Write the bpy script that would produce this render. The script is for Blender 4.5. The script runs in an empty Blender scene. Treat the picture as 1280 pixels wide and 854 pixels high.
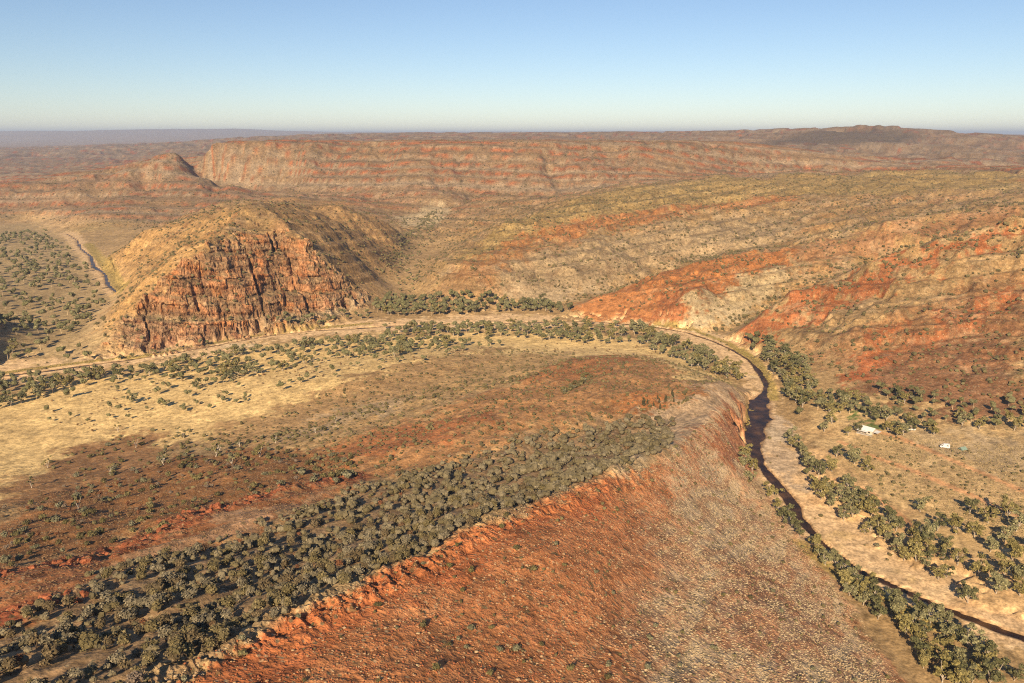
import bpy, math, random
import numpy as np
from mathutils import Matrix, Vector

# ------------------------------------------------------------------ camera, sky, sun, exposure
SC = bpy.context.scene
COL = SC.collection
FPX = 1280 * 28.0 / 36.0            # focal length in photo pixels
V0 = 168.5                          # photo row of the true horizon
PITCH = math.atan((427 - V0) / FPX)
H = 200.0                           # flying height above the river (m)

cam = bpy.data.cameras.new("camera")
cam.lens = 28.0
cam.sensor_width = 36.0
cam.clip_start = 1.0
cam.clip_end = 200000.0
camo = bpy.data.objects.new("camera", cam)
COL.objects.link(camo)
camo.location = (0, 0, H)
camo.rotation_euler = (math.pi / 2 - PITCH, 0, 0)
SC.camera = camo

SUN_AZ = math.radians(13.0)         # shadows fall this far right of straight ahead
SUN_EL = math.radians(28.5)
world = bpy.data.worlds.new("World")
SC.world = world
world.use_nodes = True
wn = world.node_tree
wn.nodes.clear()
sky = wn.nodes.new("ShaderNodeTexSky")
sky.sky_type = 'NISHITA'
sky.sun_disc = False
sky.sun_elevation = SUN_EL
sky.sun_rotation = math.pi + SUN_AZ
sky.altitude = 700.0
sky.air_density = 1.0
sky.dust_density = 0.0
sky.ozone_density = 2.6
bg = wn.nodes.new("ShaderNodeBackground")
bg.inputs[1].default_value = 0.055
wo = wn.nodes.new("ShaderNodeOutputWorld")
wb = wn.nodes.new("ShaderNodeMix"); wb.data_type = 'RGBA'; wb.blend_type = 'MULTIPLY'; wb.inputs[0].default_value = 1.0
wb.inputs[7].default_value = (1.02, 1.02, 1.08, 1)      # white balance of the photograph
wn.links.new(sky.outputs[0], wb.inputs[6]); wn.links.new(wb.outputs[2], bg.inputs[0])
wn.links.new(bg.outputs[0], wo.inputs[0])

sun = bpy.data.lights.new("sun", 'SUN')
sun.energy = 5.0
sun.angle = math.radians(0.53)
sun.color = (1.0, 0.80, 0.54)
suno = bpy.data.objects.new("sun", sun)
COL.objects.link(suno)
to_sun = Vector((-math.sin(SUN_AZ) * math.cos(SUN_EL), -math.cos(SUN_AZ) * math.cos(SUN_EL), math.sin(SUN_EL)))
suno.rotation_euler = to_sun.to_track_quat('Z', 'Y').to_euler()
suno.location = (0, 0, 600)

SC.view_settings.view_transform = 'Standard'
SC.view_settings.look = 'None'
SC.view_settings.gamma = 1.0
SC.view_settings.use_curve_mapping = False
SC.view_settings.exposure = 0.8
SC.cycles.use_denoising = False
SC.cycles.filter_width = 1.15
SC.cycles.max_bounces = 5
SC.cycles.diffuse_bounces = 2
SC.cycles.volume_bounces = 0
SC.cycles.transparent_max_bounces = 4

rng = np.random.default_rng(7)
random.seed(7)

# ------------------------------------------------------------------ helpers: pixels to directions, noise
CP, SP = math.cos(PITCH), math.sin(PITCH)

def ray(u, v):
    x = (u - 640.0) / FPX
    y = (427.0 - v) / FPX
    return x, CP + y * SP, -SP + y * CP

def P(u, v, z):
    """point at height z in direction of photo pixel u, v"""
    a, b, c = ray(u, v)
    t = (z - H) / c
    return a * t, b * t, z

def Pd(u, v, fwd):
    """point a given distance ahead in direction of photo pixel u, v"""
    a, b, c = ray(u, v)
    t = fwd / b
    return a * t, fwd, H + c * t

_pr = np.random.default_rng(11)
_PERM = np.concatenate([_pr.permutation(512)] * 2).astype(np.int32)
_ANG = _pr.random(512) * 2 * np.pi
_GX, _GY = np.cos(_ANG).astype(np.float32), np.sin(_ANG).astype(np.float32)

def perlin(x, y):
    xi = np.floor(x); yi = np.floor(y)
    fx = (x - xi).astype(np.float32); fy = (y - yi).astype(np.float32)
    xi = xi.astype(np.int64) & 511; yi = yi.astype(np.int64) & 511
    x1 = (xi + 1) & 511; y1 = (yi + 1) & 511
    sx = fx * fx * fx * (fx * (fx * 6 - 15) + 10)
    sy = fy * fy * fy * (fy * (fy * 6 - 15) + 10)
    def g(ix, iy, dx, dy):
        h = _PERM[_PERM[ix] + iy]
        return _GX[h] * dx + _GY[h] * dy
    a = g(xi, yi, fx, fy); b = g(x1, yi, fx - 1, fy)
    c = g(xi, y1, fx, fy - 1); d = g(x1, y1, fx - 1, fy - 1)
    ab = a + sx * (b - a); cd = c + sx * (d - c)
    return (ab + sy * (cd - ab)) * 1.5

def sstep(a, b, x):
    t = np.clip((x - a) / (b - a), 0, 1)
    return t * t * (3 - 2 * t)

def fbm(x, y, wl, octs=4, gain=0.5, sp=None, off=0.0, ridged=False):
    out = 0.0; amp = 1.0; tot = 0.0
    for o in range(octs):
        w = wl / (2 ** o)
        n = perlin(x / w + 17.3 * o + off, y / w - 9.1 * o + off * 0.7)
        if ridged:
            n = 1.0 - 2.0 * np.abs(n)
        if sp is not None:
            n = n * (1.0 - sstep(0.25, 0.5, sp / w))
        out = out + amp * n
        tot += amp; amp *= gain
    return out / tot

# ------------------------------------------------------------------ the lie of the land: ridges, gullies and flats
LINES = [
 # river and its flats
 [(1420,862,0),(1280,800,0),(1160,750,0),(1070,712,0),(1010,655,0),(985,620,0),(955,590,0),(940,545,0),(948,510,0),(955,490,0),
  (940,460,0),(910,435,0),(870,418,0),(820,408,0),(740,402,0),(640,404,0),(560,405,0),(480,410,0),(420,412,0),(330,420,0),
  (260,433,0),(180,448,0),(100,459,0),(50,466,0),(-60,476,0)],
 [(1010,560,1.5),(1060,620,2),(1130,680,2),(1220,740,2)],
 [(985,505,1.5),(1050,560,3),(1120,610,3),(1200,665,3),(1290,715,4),(1400,780,5)],
 [(1020,495,4),(1090,540,5),(1180,585,6),(1280,630,7),(1400,680,9)],
 [(930,452,2),(965,480,2)],
 [(925,427,3),(980,453,5),(1040,484,7),(1100,503,9),(1180,520,11),(1290,535,14),(1420,560,20)],
 # hill on the right, spurs and gullies running to the river
 [(918,421,4),(1000,378,35),(1080,345,60),(1180,312,88),(1280,287,108),(1420,262,130)],
 [(1060,425,25),(1160,385,48),(1280,345,74),(1400,320,95)],
 [(1000,440,11),(1100,462,16),(1200,465,21),(1290,470,27)],
 [(888,416,1),(960,382,18),(1020,352,36),(1100,318,60),(1200,294,82),(1280,280,98),(1420,262,110)],
 [(712,389,3),(780,366,16),(850,343,34),(920,327,48),(1000,309,62),(1100,289,82),(1200,273,96),(1280,263,107),(1420,250,118)],
 [(800,405,1),(860,385,18),(930,356,33)],
 [(690,386,2),(780,359,12),(850,334,25),(960,317,44),(1030,297,58),(1150,273,79),(1280,257,94),(1420,245,105)],
 # rounded hill behind
 [(545,342,24),(585,312,42),(620,290,60),(700,262,80),(780,238,93),(880,226,103),(1000,220,109),(1130,217,112),(1280,216,115),(1420,214,118)],
 [(560,385,3),(600,352,26),(680,315,45),(760,290,60),(860,268,74),(960,258,82),(1060,248,90)],
 [(620,378,6),(700,350,22),(780,325,36)],
 # creek in the middle valley
 [(545,394,1),(520,372,3),(506,340,8),(506,315,13),(520,290,20),(540,272,26),(565,262,30),(640,255,40)],
 [(470,264,38),(500,262,34)],
 # cliff hill
 [(120,452,1),(200,444,1.5),(280,430,1.5),(340,417,2),(400,406,3),(460,385,5)],
 [(325,263,107),(290,287,93),(250,320,76),(210,356,51),(170,392,25),(130,427,7)],
 [(325,263,107),(350,287,90),(385,312,71),(420,337,46),(450,362,20),(465,382,5)],
 [(300,300,85),(330,320,68),(350,350,42),(300,360,44),(260,390,26)],
 [(325,263,107),(280,266,88),(240,268,79),(180,294,54),(130,324,12)],
 [(150,360,2),(170,345,24),(210,320,48),(250,290,78)],
 [(300,255,86),(350,257,88),(430,262,80),(480,280,54),(500,306,22)],
 [(400,294,78),(440,322,43),(475,348,11)],
 [(380,280,89),(430,287,69)],
 [(300,243,45),(400,247,50)],
 # left valley floor
 [(0,455,2),(60,430,2),(110,405,2),(140,372,0.6),(132,347,0),(112,320,0),(95,300,0),(60,285,1)],
 [(0,400,2),(60,370,2),(100,345,1.5),(60,320,2)],
 [(-120,330,4),(0,330,3),(0,290,4),(40,278,4)],
 # left range
 [(-90,221,95),(0,232,70),(30,236,40),(58,223,82),(100,222,90),(150,213,100),(190,204,109),(240,215,95),(290,238,66),(315,250,46)],
 [(150,303,4),(200,290,14),(250,262,30)],
 [(60,282,6),(110,268,28),(170,250,48)],
 [(0,262,22),(-80,268,25)],
 # foreground ridge
 [(60,930,107),(200,854,100),(330,795,95),(430,746,91),(500,713,88),(620,653,79),(740,610,67),(830,574,53),(880,532,37),(925,497,14),(940,493,3)],
 [(1135,858,1.5),(1070,765,1),(1010,690,1),(965,635,1),(938,590,1.2),(930,560,4)],
 [(640,854,81),(760,780,68),(860,690,46),(905,600,20)],
 [(900,854,55),(960,760,34)],
 [(700,700,77),(800,640,56)],
 # valley of shrubs on its left
 [(-60,900,98),(40,845,94),(150,798,89),(300,740,79),(450,682,68),(600,615,50),(720,572,40),(830,545,37),(880,515,30)],
 # red outcrop line, then down to the golden flat
 [(-80,760,72),(0,722,67),(150,682,58),(300,632,46),(400,607,40),(445,600,38),(520,580,38)],
 [(-60,700,51),(80,655,39),(250,610,29),(380,580,26)],
 [(-60,610,14),(60,590,12),(200,570,12),(320,555,14)],
 [(430,575,32),(560,525,33),(680,485,32),(760,462,28),(830,455,20)],
 [(520,555,36),(640,520,37),(760,490,34),(860,480,26)],
 [(250,545,8),(350,515,10),(450,490,13),(560,468,15),(660,455,14),(720,442,10)],
 [(430,475,15),(540,445,13),(600,438,10)],
 [(-60,520,3),(60,500,3),(200,480,3),(330,460,3),(450,440,4),(560,430,3),(700,432,4),(790,440,6),(860,452,6),(910,480,4)],
 [(0,490,2),(150,470,2),(300,445,2),(450,424,2),(600,418,1.5),(740,415,1.5),(850,430,1.5),(915,458,1.5)],
 [(60,560,6),(200,530,6)],
]
# far ground: direction plus distance ahead
FAR = [
 [(225,196,2200),(262,184,2250),(350,181,2280),(450,177,2320),(560,172,2350),(700,173,2350),(830,174,2380),(930,184,2450),(1040,194,2500)],
 [(330,246,1850),(430,248,1950),(560,251,1900),(680,246,1880),(800,228,2050),(900,214,2250),(1050,211,2350),(1180,211,2300),(1320,209,2300)],
 [(262,196,2600),(450,184,2750),(700,181,2750),(830,183,2750)],
 [(940,196,3000),(1050,196,3000),(1150,200,2900),(1280,203,2900)],
 [(900,174,4300),(960,172,4400),(1005,165,4500),(1040,159.5,4500),(1075,158,4500),(1130,160,4400),(1160,171,4200),(1230,186,3900),(1300,194,3700)],
 [(960,188,3600),(1080,182,3700),(1150,190,3500)],
 [(400,178,4200),(600,177,4200),(780,177,4400)],
 [(-80,196,5600),(60,198,5200),(150,197,5000)],
 [(-80,214,3900),(60,214,3700),(130,209,3700)],
 [(-60,187,8500),(80,184,9000),(200,179,8500),(320,177,8000)],
 [(320,171,6500),(400,168,6500),(520,167,7000),(640,168,7500),(700,170,8000)],
 [(860,171,9500),(760,172,9500),(640,172,9500)],
 [(1180,178,9000),(1280,180,9000),(1360,180,9000)],
 [(-200,166,24000),(0,166,24000),(110,164.5,24000),(200,162.5,24000),(240,161.5,24000),(300,161.5,24000),(350,164,24000),(420,166,24000),(520,167,24000),(600,165.5,24000),(700,166.5,24000),
  (800,167,24000),(840,164.5,22000),(880,167,24000),(1010,168,24000),(1160,168,20000),(1280,169,20000),(1420,169,20000)],
 [(-200,177,15000),(0,177,15000),(200,175,15000),(520,174,15000),(800,174,15000),(1010,177,15000),(1280,179,14000)],
]
CTRL = []
def densify(pts, step=0.045):
    for (a, b) in zip(pts[:-1], pts[1:]):
        a = np.array(a); b = np.array(b)
        la = np.array([math.atan2(a[0], a[1]), math.log(math.hypot(a[0], a[1]))])
        lb = np.array([math.atan2(b[0], b[1]), math.log(math.hypot(b[0], b[1]))])
        n = max(1, int(np.ceil(np.linalg.norm(lb - la) / step)))
        for k in range(n):
            CTRL.append(a + (b - a) * k / n)
    CTRL.append(np.array(pts[-1]))
for L in LINES:
    densify([P(*p) for p in L])
for L in FAR:
    densify([Pd(*p) for p in L])
# a steep knoll beside the river, just past the edge of the view, and ground off to the sides
for p in [(-482,672,30),(-515,690,52),(-560,720,62),(-500,735,26),(-470,700,5),(-600,640,14),(-520,640,3),(-700,800,40),
          (-470,740,3),(-480,790,3),(-120,20,85),(0,20,78),(120,20,50),(-70,60,94),(50,60,86),(-220,60,86),(230,60,30),
          (220,160,14),(300,140,2),(420,200,3),(-400,250,60),(-600,300,60),(-600,500,15),(600,400,16),(800,600,60),(1200,900,120),
          (-1500,1200,40),(1900,1600,120),(-4000,2500,40),(4200,3000,120),(0,42000,-250),(-22000,36000,-250),(22000,36000,-250),
          (-36000,22000,-250),(36000,22000,-250),(-30000,5000,0),(30000,5000,0),(2000,500,80),(-2000,400,60)]:
    CTRL.append(np.array(p, float))
def PZ(u, d, z):
    return np.array([(u - 640) / FPX * (d * CP + (H - z) * SP), d, z])
for k, u in enumerate(()):
    sh = (-26, -14, -30, -18, -34, -20, -24)[k]; up_ = (0, 6, -6, 4, -4, 8, 0)[k]
    if k:
        for d, z, f in ((2290, 178, 0), (2190, 146, .35), (2100, 103 + up_, .7), (2010, 57 + up_, 1.0)):
            CTRL.append(PZ(u + sh * f, d, z))
    for d, z, f in ((2325, 172, 0), (2245, 128 + up_, .35), (2150, 86, .7), (2045, 50, 1.0)):
        CTRL.append(PZ(u + 44 + sh * f, d, z))
for u, d, z in ((960, 2900, 120), (1010, 2750, 88), (1075, 2900, 128), (1130, 2700, 90), (1190, 2850, 124), (1250, 2700, 86), (1040, 3500, 150), (1120, 3400, 112), (1180, 3500, 148),
                (0, 2100, 66), (40, 1950, 26), (85, 2000, 62), (130, 1850, 30), (165, 2050, 84), (210, 1900, 36), (240, 2100, 80)):
    CTRL.append(PZ(u, d, z))
CTRL = np.array(CTRL, float)
cq = np.stack([np.arctan2(CTRL[:, 0], CTRL[:, 1]), np.log(np.hypot(CTRL[:, 0], CTRL[:, 1]))], 1)
# merge near-coincident control points
keep = []
_g = {}
for i, q in enumerate(cq):
    k = (round(q[0] / 0.006), round(q[1] / 0.006))
    if k not in _g:
        _g[k] = i; keep.append(i)
CTRL = CTRL[keep]; cq = cq[keep]
C2 = 0.018 ** 2
D = np.sqrt(((cq[:, None, :] - cq[None, :, :]) ** 2).sum(2) + C2)
n = len(cq)
lam = 4e-4 * np.eye(n)
A = np.zeros((n + 3, n + 3))
A[:n, :n] = D - lam
A[:n, n] = 1; A[:n, n + 1:] = cq
A[n, :n] = 1; A[n + 1:, :n] = cq.T
WGT = np.linalg.solve(A, np.concatenate([CTRL[:, 2], [0, 0, 0]]))

def base_z(th, lr):
    q = np.stack([th.ravel(), lr.ravel()], 1)
    out = np.empty(len(q))
    for i in range(0, len(q), 20000):
        b = q[i:i + 20000]
        d = (b[:, None, 0] - cq[None, :, 0]) ** 2 + (b[:, None, 1] - cq[None, :, 1]) ** 2 + C2
        out[i:i + 20000] = np.sqrt(d) @ WGT[:n] + WGT[n] + b @ WGT[n + 1:]
    return out.reshape(th.shape)

# grid of the ground: rows by distance, columns by bearing (finer near by, coarser far off)
lr = [math.log(72.0)]
while lr[-1] < math.log(44000):
    r_ = math.exp(lr[-1])
    s_ = 0.0042 if r_ < 500 else 0.0046 if r_ < 690 else 0.0023 if r_ < 970 else 0.0046 if r_ < 1300 else 0.006 if r_ < 3200 else 0.014 if r_ < 9000 else 0.03
    lr.append(lr[-1] + s_)
LR = np.array(lr)
fine = np.radians(np.linspace(-38.5, 38.5, 780))
side = np.radians(np.concatenate([np.linspace(39, 56, 22), np.linspace(58, 86, 10)]))
TH = np.concatenate([-side[::-1], fine, side])
NR, NT = len(LR), len(TH)
# smooth land form from a third of the points, then interpolated
ci = np.unique(np.concatenate([np.arange(0, NR, 3), [NR - 1]])); cj = np.unique(np.concatenate([np.arange(0, NT, 3), [NT - 1]]))
zc = base_z(*np.meshgrid(TH[cj], LR[ci]))
def up(zc, src_i, src_j):
    rows = np.arange(NR); cols = np.arange(NT)
    i = np.clip(np.searchsorted(src_i, rows, 'right') - 1, 0, len(src_i) - 2)
    t = ((rows - src_i[i]) / (src_i[i + 1] - src_i[i]))[:, None]
    zz = zc[i] * (1 - t) + zc[i + 1] * t
    j = np.clip(np.searchsorted(src_j, cols, 'right') - 1, 0, len(src_j) - 2)
    s = ((cols - src_j[j]) / (src_j[j + 1] - src_j[j]))[None, :]
    return zz[:, j] * (1 - s) + zz[:, j + 1] * s
ZB = up(zc, ci, cj)
TT, LL = np.meshgrid(TH, LR)
RR = np.exp(LL)
X = RR * np.sin(TT); Y = RR * np.cos(TT)
SPC = RR * 0.0028                   # rough point spacing
Z = ZB.copy()

def sample(grid, x, y):
    th = np.arctan2(x, y); l = np.log(np.hypot(x, y))
    i = np.clip(np.searchsorted(LR, l, 'right') - 1, 0, NR - 2); j = np.clip(np.searchsorted(TH, th, 'right') - 1, 0, NT - 2)
    t = np.clip((l - LR[i]) / (LR[i + 1] - LR[i]), 0, 1); s = np.clip((th - TH[j]) / (TH[j + 1] - TH[j]), 0, 1)
    return ((grid[i, j] * (1 - t) + grid[i + 1, j] * t) * (1 - s) + (grid[i, j + 1] * (1 - t) + grid[i + 1, j + 1] * t) * s)

def W(u, v, grid=None):
    """where the line of sight through photo pixel u, v meets the ground"""
    g = ZB if grid is None else grid
    a, b, c = ray(u, v)
    th = math.atan2(a, b); sl = c / math.hypot(a, b)
    j = int(np.clip(np.searchsorted(TH, th) - 1, 0, NT - 2)); s = (th - TH[j]) / (TH[j + 1] - TH[j])
    col = g[:, j] * (1 - s) + g[:, j + 1] * s
    rr = np.exp(LR); d = col - (H + sl * rr)
    k = np.nonzero(d >= 0)[0]
    if len(k) == 0:
        k = NR - 1; r = rr[-1]
    else:
        k = max(1, k[0]); t = -d[k - 1] / (d[k] - d[k - 1] + 1e-9); r = rr[k - 1] + (rr[k] - rr[k - 1]) * np.clip(t, 0, 1)
    return r * math.sin(th), r * math.cos(th)

def polyq(pts):
    """photo polygon -> ground polygon in bearing / log-distance"""
    w = [W(*p) for p in pts]
    return np.array([[math.atan2(x, y), math.log(math.hypot(x, y))] for x, y in w])

def inside(q, th, l):
    r = np.zeros(th.shape, bool)
    for (a, b) in zip(q, np.roll(q, -1, 0)):
        c = ((a[1] > l) != (b[1] > l))
        r ^= c & (th < (b[0] - a[0]) * (l - a[1]) / (b[1] - a[1] + 1e-12) + a[0])
    return r

def segdist(q, th, l, closed=True):
    d = np.full(th.shape, 1e6)
    for (a, b) in (zip(q, np.roll(q, -1, 0)) if closed else zip(q[:-1], q[1:])):
        ab = b - a
        t = np.clip(((th - a[0]) * ab[0] + (l - a[1]) * ab[1]) / (ab @ ab + 1e-12), 0, 1)
        d = np.minimum(d, np.hypot(th - a[0] - t * ab[0], l - a[1] - t * ab[1]))
    return d

WN1 = perlin(X / 23 + 5, Y / 23) * 1.0 + 0.6 * perlin(X / 8, Y / 8 + 3) + .5 * perlin(X / 3.5, Y / 3.5)
WN2 = perlin(X / 23 - 45, Y / 23 + 70) * 1.0 + 0.6 * perlin(X / 8 + 31, Y / 8) + .5 * perlin(X / 3.5 + 9, Y / 3.5)
wsc = np.clip(15.0 / RR, 0, 0.024)
TW = TT + WN1 * wsc; LW = LL + WN2 * wsc * 2.0

def mask(pts, soft=0.012, warp=1.0):
    """soft mask of a ground polygon with ragged edges"""
    q = polyq(pts)
    out = np.zeros(TT.shape)
    pad = soft * 2 + 0.03
    i0, i1 = np.searchsorted(LR, [q[:, 1].min() - pad, q[:, 1].max() + pad]); j0, j1 = np.searchsorted(TH, [q[:, 0].min() - pad, q[:, 0].max() + pad])
    s = np.s_[i0:i1, j0:j1]
    th = TT[s] + (TW[s] - TT[s]) * warp; l = LL[s] + (LW[s] - LL[s]) * warp
    if th.size:
        d = segdist(q, th, l); d = np.where(inside(q, th, l), d, -d)
        out[s] = sstep(-soft, soft, d)
    return out

def linemask(pts, w_m, soft_m, world=False):
    """mask along a ground line, width in metres"""
    w = np.array(pts if world else [W(*p) for p in pts])
    lo = w.min(0) - 60; hi = w.max(0) + 60
    sel = (X > lo[0]) & (X < hi[0]) & (Y > lo[1]) & (Y < hi[1])
    d = np.full(TT.shape, 1e3)
    d[sel] = segdist(w, X[sel], Y[sel], closed=False)
    d = d + np.where(d < 200, (WN1 * .6 + .5 * perlin(X / 5, Y / 5)) * min(soft_m, w_m) * .9, 0)
    return 1 - sstep(w_m, w_m + soft_m, d)

# ------------------------------------------------------------------ relief
CLIFF = [(132,432),(168,394),(206,358),(246,322),(290,305),(325,290),(355,296),(390,316),(424,340),(452,364),(463,381),(400,402),(340,412),(280,426),(200,440)]
FGR = [(900,985),(640,1010),(380,1000),(120,960),(170,870),(330,796),(430,747),(620,654),(830,574),(880,530),(925,496),(941,494),(937,545),(936,592),(965,637),(1010,690),(1070,765),(1140,870),(1200,960)]
m_cliff = mask(CLIFF, 0.010, 0.6)
m_fg = mask(FGR, 0.02, 0.5)
m_straw = mask([(325,262),(290,285),(250,318),(206,358),(130,425),(150,362),(130,324),(180,292),(240,262),(280,255)], 0.02, 0.5)
near = 1 - sstep(math.log(560), math.log(800), LL)
far = sstep(math.log(1500), math.log(2100), LL)
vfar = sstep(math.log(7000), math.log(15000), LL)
midw = (1 - near) * (1 - far)
hill = sstep(5, 26, ZB)
wx = X + 14 * perlin(X / 60, Y / 60); wy = Y + 14 * perlin(X / 60 + 40, Y / 60)
r_far = fbm(X, Y, 420, 5, 0.52, SPC, 3.0, True)
r_mid = fbm(wx, wy, 130, 5, 0.5, SPC, 7.0, True)
r_near = fbm(X, Y, 42, 5, 0.5, SPC, 1.0)
Z += hill * far * (1 - vfar) * (r_far - 0.35) * 34
r_sp = fbm(X + 60 * perlin(X / 300, Y / 300), Y * 0.3, 240, 4, 0.5, SPC, 5.0, True)
Z += sstep(30, 90, ZB) * far * (1 - vfar) * (r_sp - 0.6) * 34
Z += hill * far * (1 - vfar) * fbm(X, Y, 60, 3, .6, SPC, 19.0, True) * 6
_cap = ZB + 7; _d = Z - _cap
Z = np.where(far > 0, Z - far * np.clip(_d, 0, None) * .85, Z)
Z += vfar * fbm(X, Y, 2600, 4, 0.5, None, 2.0, True) * 30
Z += hill * midw * (r_mid - 0.3) * 13 * (1 - 0.6 * m_cliff)
Z += near * (0.25 + hill * 1.0) * r_near * 2.6 * (1 - .6 * m_fg)
Z -= np.clip(100 - RR, 0, None) * 0.55
Z += (1 - hill) * fbm(X, Y, 30, 3, 0.5, SPC, 4.0) * 0.35
# ribs running down the long right-hand slopes
rx = X * 0.82 - Y * 0.57; ry = X * 0.57 + Y * 0.82
Z += hill * midw * sstep(-120, 60, X) * fbm(rx, ry * 0.25, 26, 3, 0.5, SPC, 9.0, True) * 4.2
# bedding ledges
def ledge(z, per, k):
    t = z / per; f = t - np.floor(t)
    return per * (np.floor(t) + f ** k / (f ** k + (1 - f) ** k))
sw = 10 * fbm(X, Y, 600, 2, 0.5, None, 12.0)
_t = Z - 178; Z = np.where((LL > math.log(1800)) & (LL < math.log(3300)) & (_t > 0), 178 + _t * .22, Z)
DIP = 0.05 * X + 0.26 * Y + 2.0 * sw + 9 * fbm(X, Y, 350, 2, .5, None, 14.0)
BED = Z + DIP
zl = ledge(BED, 30, 3.2) - DIP
Z = Z + hill * far * (1 - vfar) * 0.36 * (zl - Z)
BED2 = Z - 0.16 * X * sstep(-100, 200, X) + 0.10 * Y + 0.4 * sw
zl = ledge(BED2, 13, 3.0) - (BED2 - Z)
Z = Z + hill * midw * 0.45 * (zl - Z) * (1 - m_cliff) * (1 - .8 * m_straw)
zl = ledge(BED2 + 1.5 * perlin(X / 25, Y / 25), 5.2, 3.0) - (BED2 + 1.5 * perlin(X / 25, Y / 25) - Z)
Z = Z + hill * midw * 0.5 * (zl - Z) * (1 - m_cliff) * (1 - .8 * m_straw)
Z += hill * midw * fbm(X, Y, 17, 3, .6, SPC, 15.0) * 1.1
# sharp ribs that meet at the summit of the cliff hill
def rib(pts, hgt, w):
    q = np.array([W(*p) for p in pts]); lo, hi = q.min(0) - 120, q.max(0) + 120
    sel = (X > lo[0]) & (X < hi[0]) & (Y > lo[1]) & (Y < hi[1])
    d = segdist(q, X[sel], Y[sel], closed=False)
    d = np.sqrt(d * d + 9) + 4 * perlin(X[sel] / 30, Y[sel] / 30)
    Z[sel] += hgt * np.exp(-np.abs(d) / w)
rib([(325,264),(290,287),(250,320),(210,357),(172,394)], 10, 11)
rib([(325,264),(350,287),(385,312),(420,337)], 6, 10)
rib([(325,265),(300,264),(245,268)], 4, 10)
# spur crests and gullies on the right
rib([(720,388),(780,366),(850,344),(920,328),(1000,310),(1100,290),(1200,274),(1280,264)], 6, 16)
rib([(930,418),(1000,380),(1080,347),(1180,314),(1280,289)], 10, 11)
rib([(1060,425),(1160,385),(1280,345)], 5, 15)
rib([(900,414),(960,383),(1020,353),(1100,319),(1200,295),(1280,281)], -6, 15)
rib([(780,360),(850,335),(960,318),(1030,298),(1150,274),(1280,258)], -6, 15)
rib([(1010,440),(1100,400),(1200,365),(1280,338)], -5, 13)
# the cliff: buttresses, clefts and ledges
cx = X * 0.93 + Y * 0.36; cy = -X * 0.36 + Y * 0.93
cl1 = fbm(cx + 8 * perlin(cx / 30, cy / 30), cy * 0.22, 46, 2, 0.5, SPC, 21.0)
cleft = -np.exp(-(cl1 / 0.04) ** 2) * (0.35 + 0.65 * sstep(-.2, .3, perlin(cx / 35 + 4, Y / 60)))
cl2 = fbm(cx, cy * 0.35, 15, 3, 0.55, SPC, 31.0, True)
Z += m_cliff * (cleft * 11 + cl2 * 5.5 + 2.6 * fbm(cx, cy, 9, 3, .65, None, 33.0))
bed3 = Z + 0.10 * cx + 3 * perlin(X / 40, Y / 40)
zl = ledge(bed3, 19, 3.5) - (bed3 - Z)
Z += m_cliff * 0.6 * (zl - Z)
bed4 = Z + 0.10 * cx + 2 * perlin(X / 14, Y / 14)
zl = ledge(bed4, 6.5, 3.5) - (bed4 - Z)
Z += m_cliff * 0.6 * (zl - Z)
# foreground ridge: thin tilted beds that break the slope, blocky crest
fx_ = X * 0.5 + Y * 0.86; fy_ = -X * 0.86 + Y * 0.5      # along and across the crest
Z += near * hill * (1 - m_fg) * (fbm(fx_ * .22, fy_, 24, 4, .55, SPC, 43.0, True) - .2) * 3.4
BEDF = fbm(fx_ * 0.22, fy_, 8, 4, 0.6, SPC, 41.0, True)
Z += m_fg * BEDF * 0.75
crest = linemask([(200,854),(330,797),(430,750),(500,717),(620,657),(740,614),(800,590)], 3.0, 6.0)
Z += crest * (fbm(fx_, fy_, 6, 3, 0.6, SPC, 51.0, True)) * 2.3
# red broken outcrop line left of the shrubs
OUTC = [(-60,742),(0,722),(80,703),(150,682),(230,655),(300,632),(370,612),(440,601)]
m_out = linemask(OUTC, 5.0, 8.0)
Z += m_out * (0.5 + 2.4 * np.abs(fbm(X, Y, 9, 3, 0.6, SPC, 61.0)) * np.sign(fbm(X, Y, 9, 3, 0.6, SPC, 61.0)) + 1.4 * perlin(X / 4, Y / 4))
OUT2 = [(-40,790),(30,772),(90,758)]
m_out2 = linemask(OUT2, 3.0, 5.0)
Z += m_out2 * (1.0 + 1.6 * perlin(X / 4 + 9, Y / 4))

Z = np.where(LL < math.log(1600), np.maximum(Z, .25 + .1 * perlin(X / 12, Y / 12)), Z)
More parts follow.
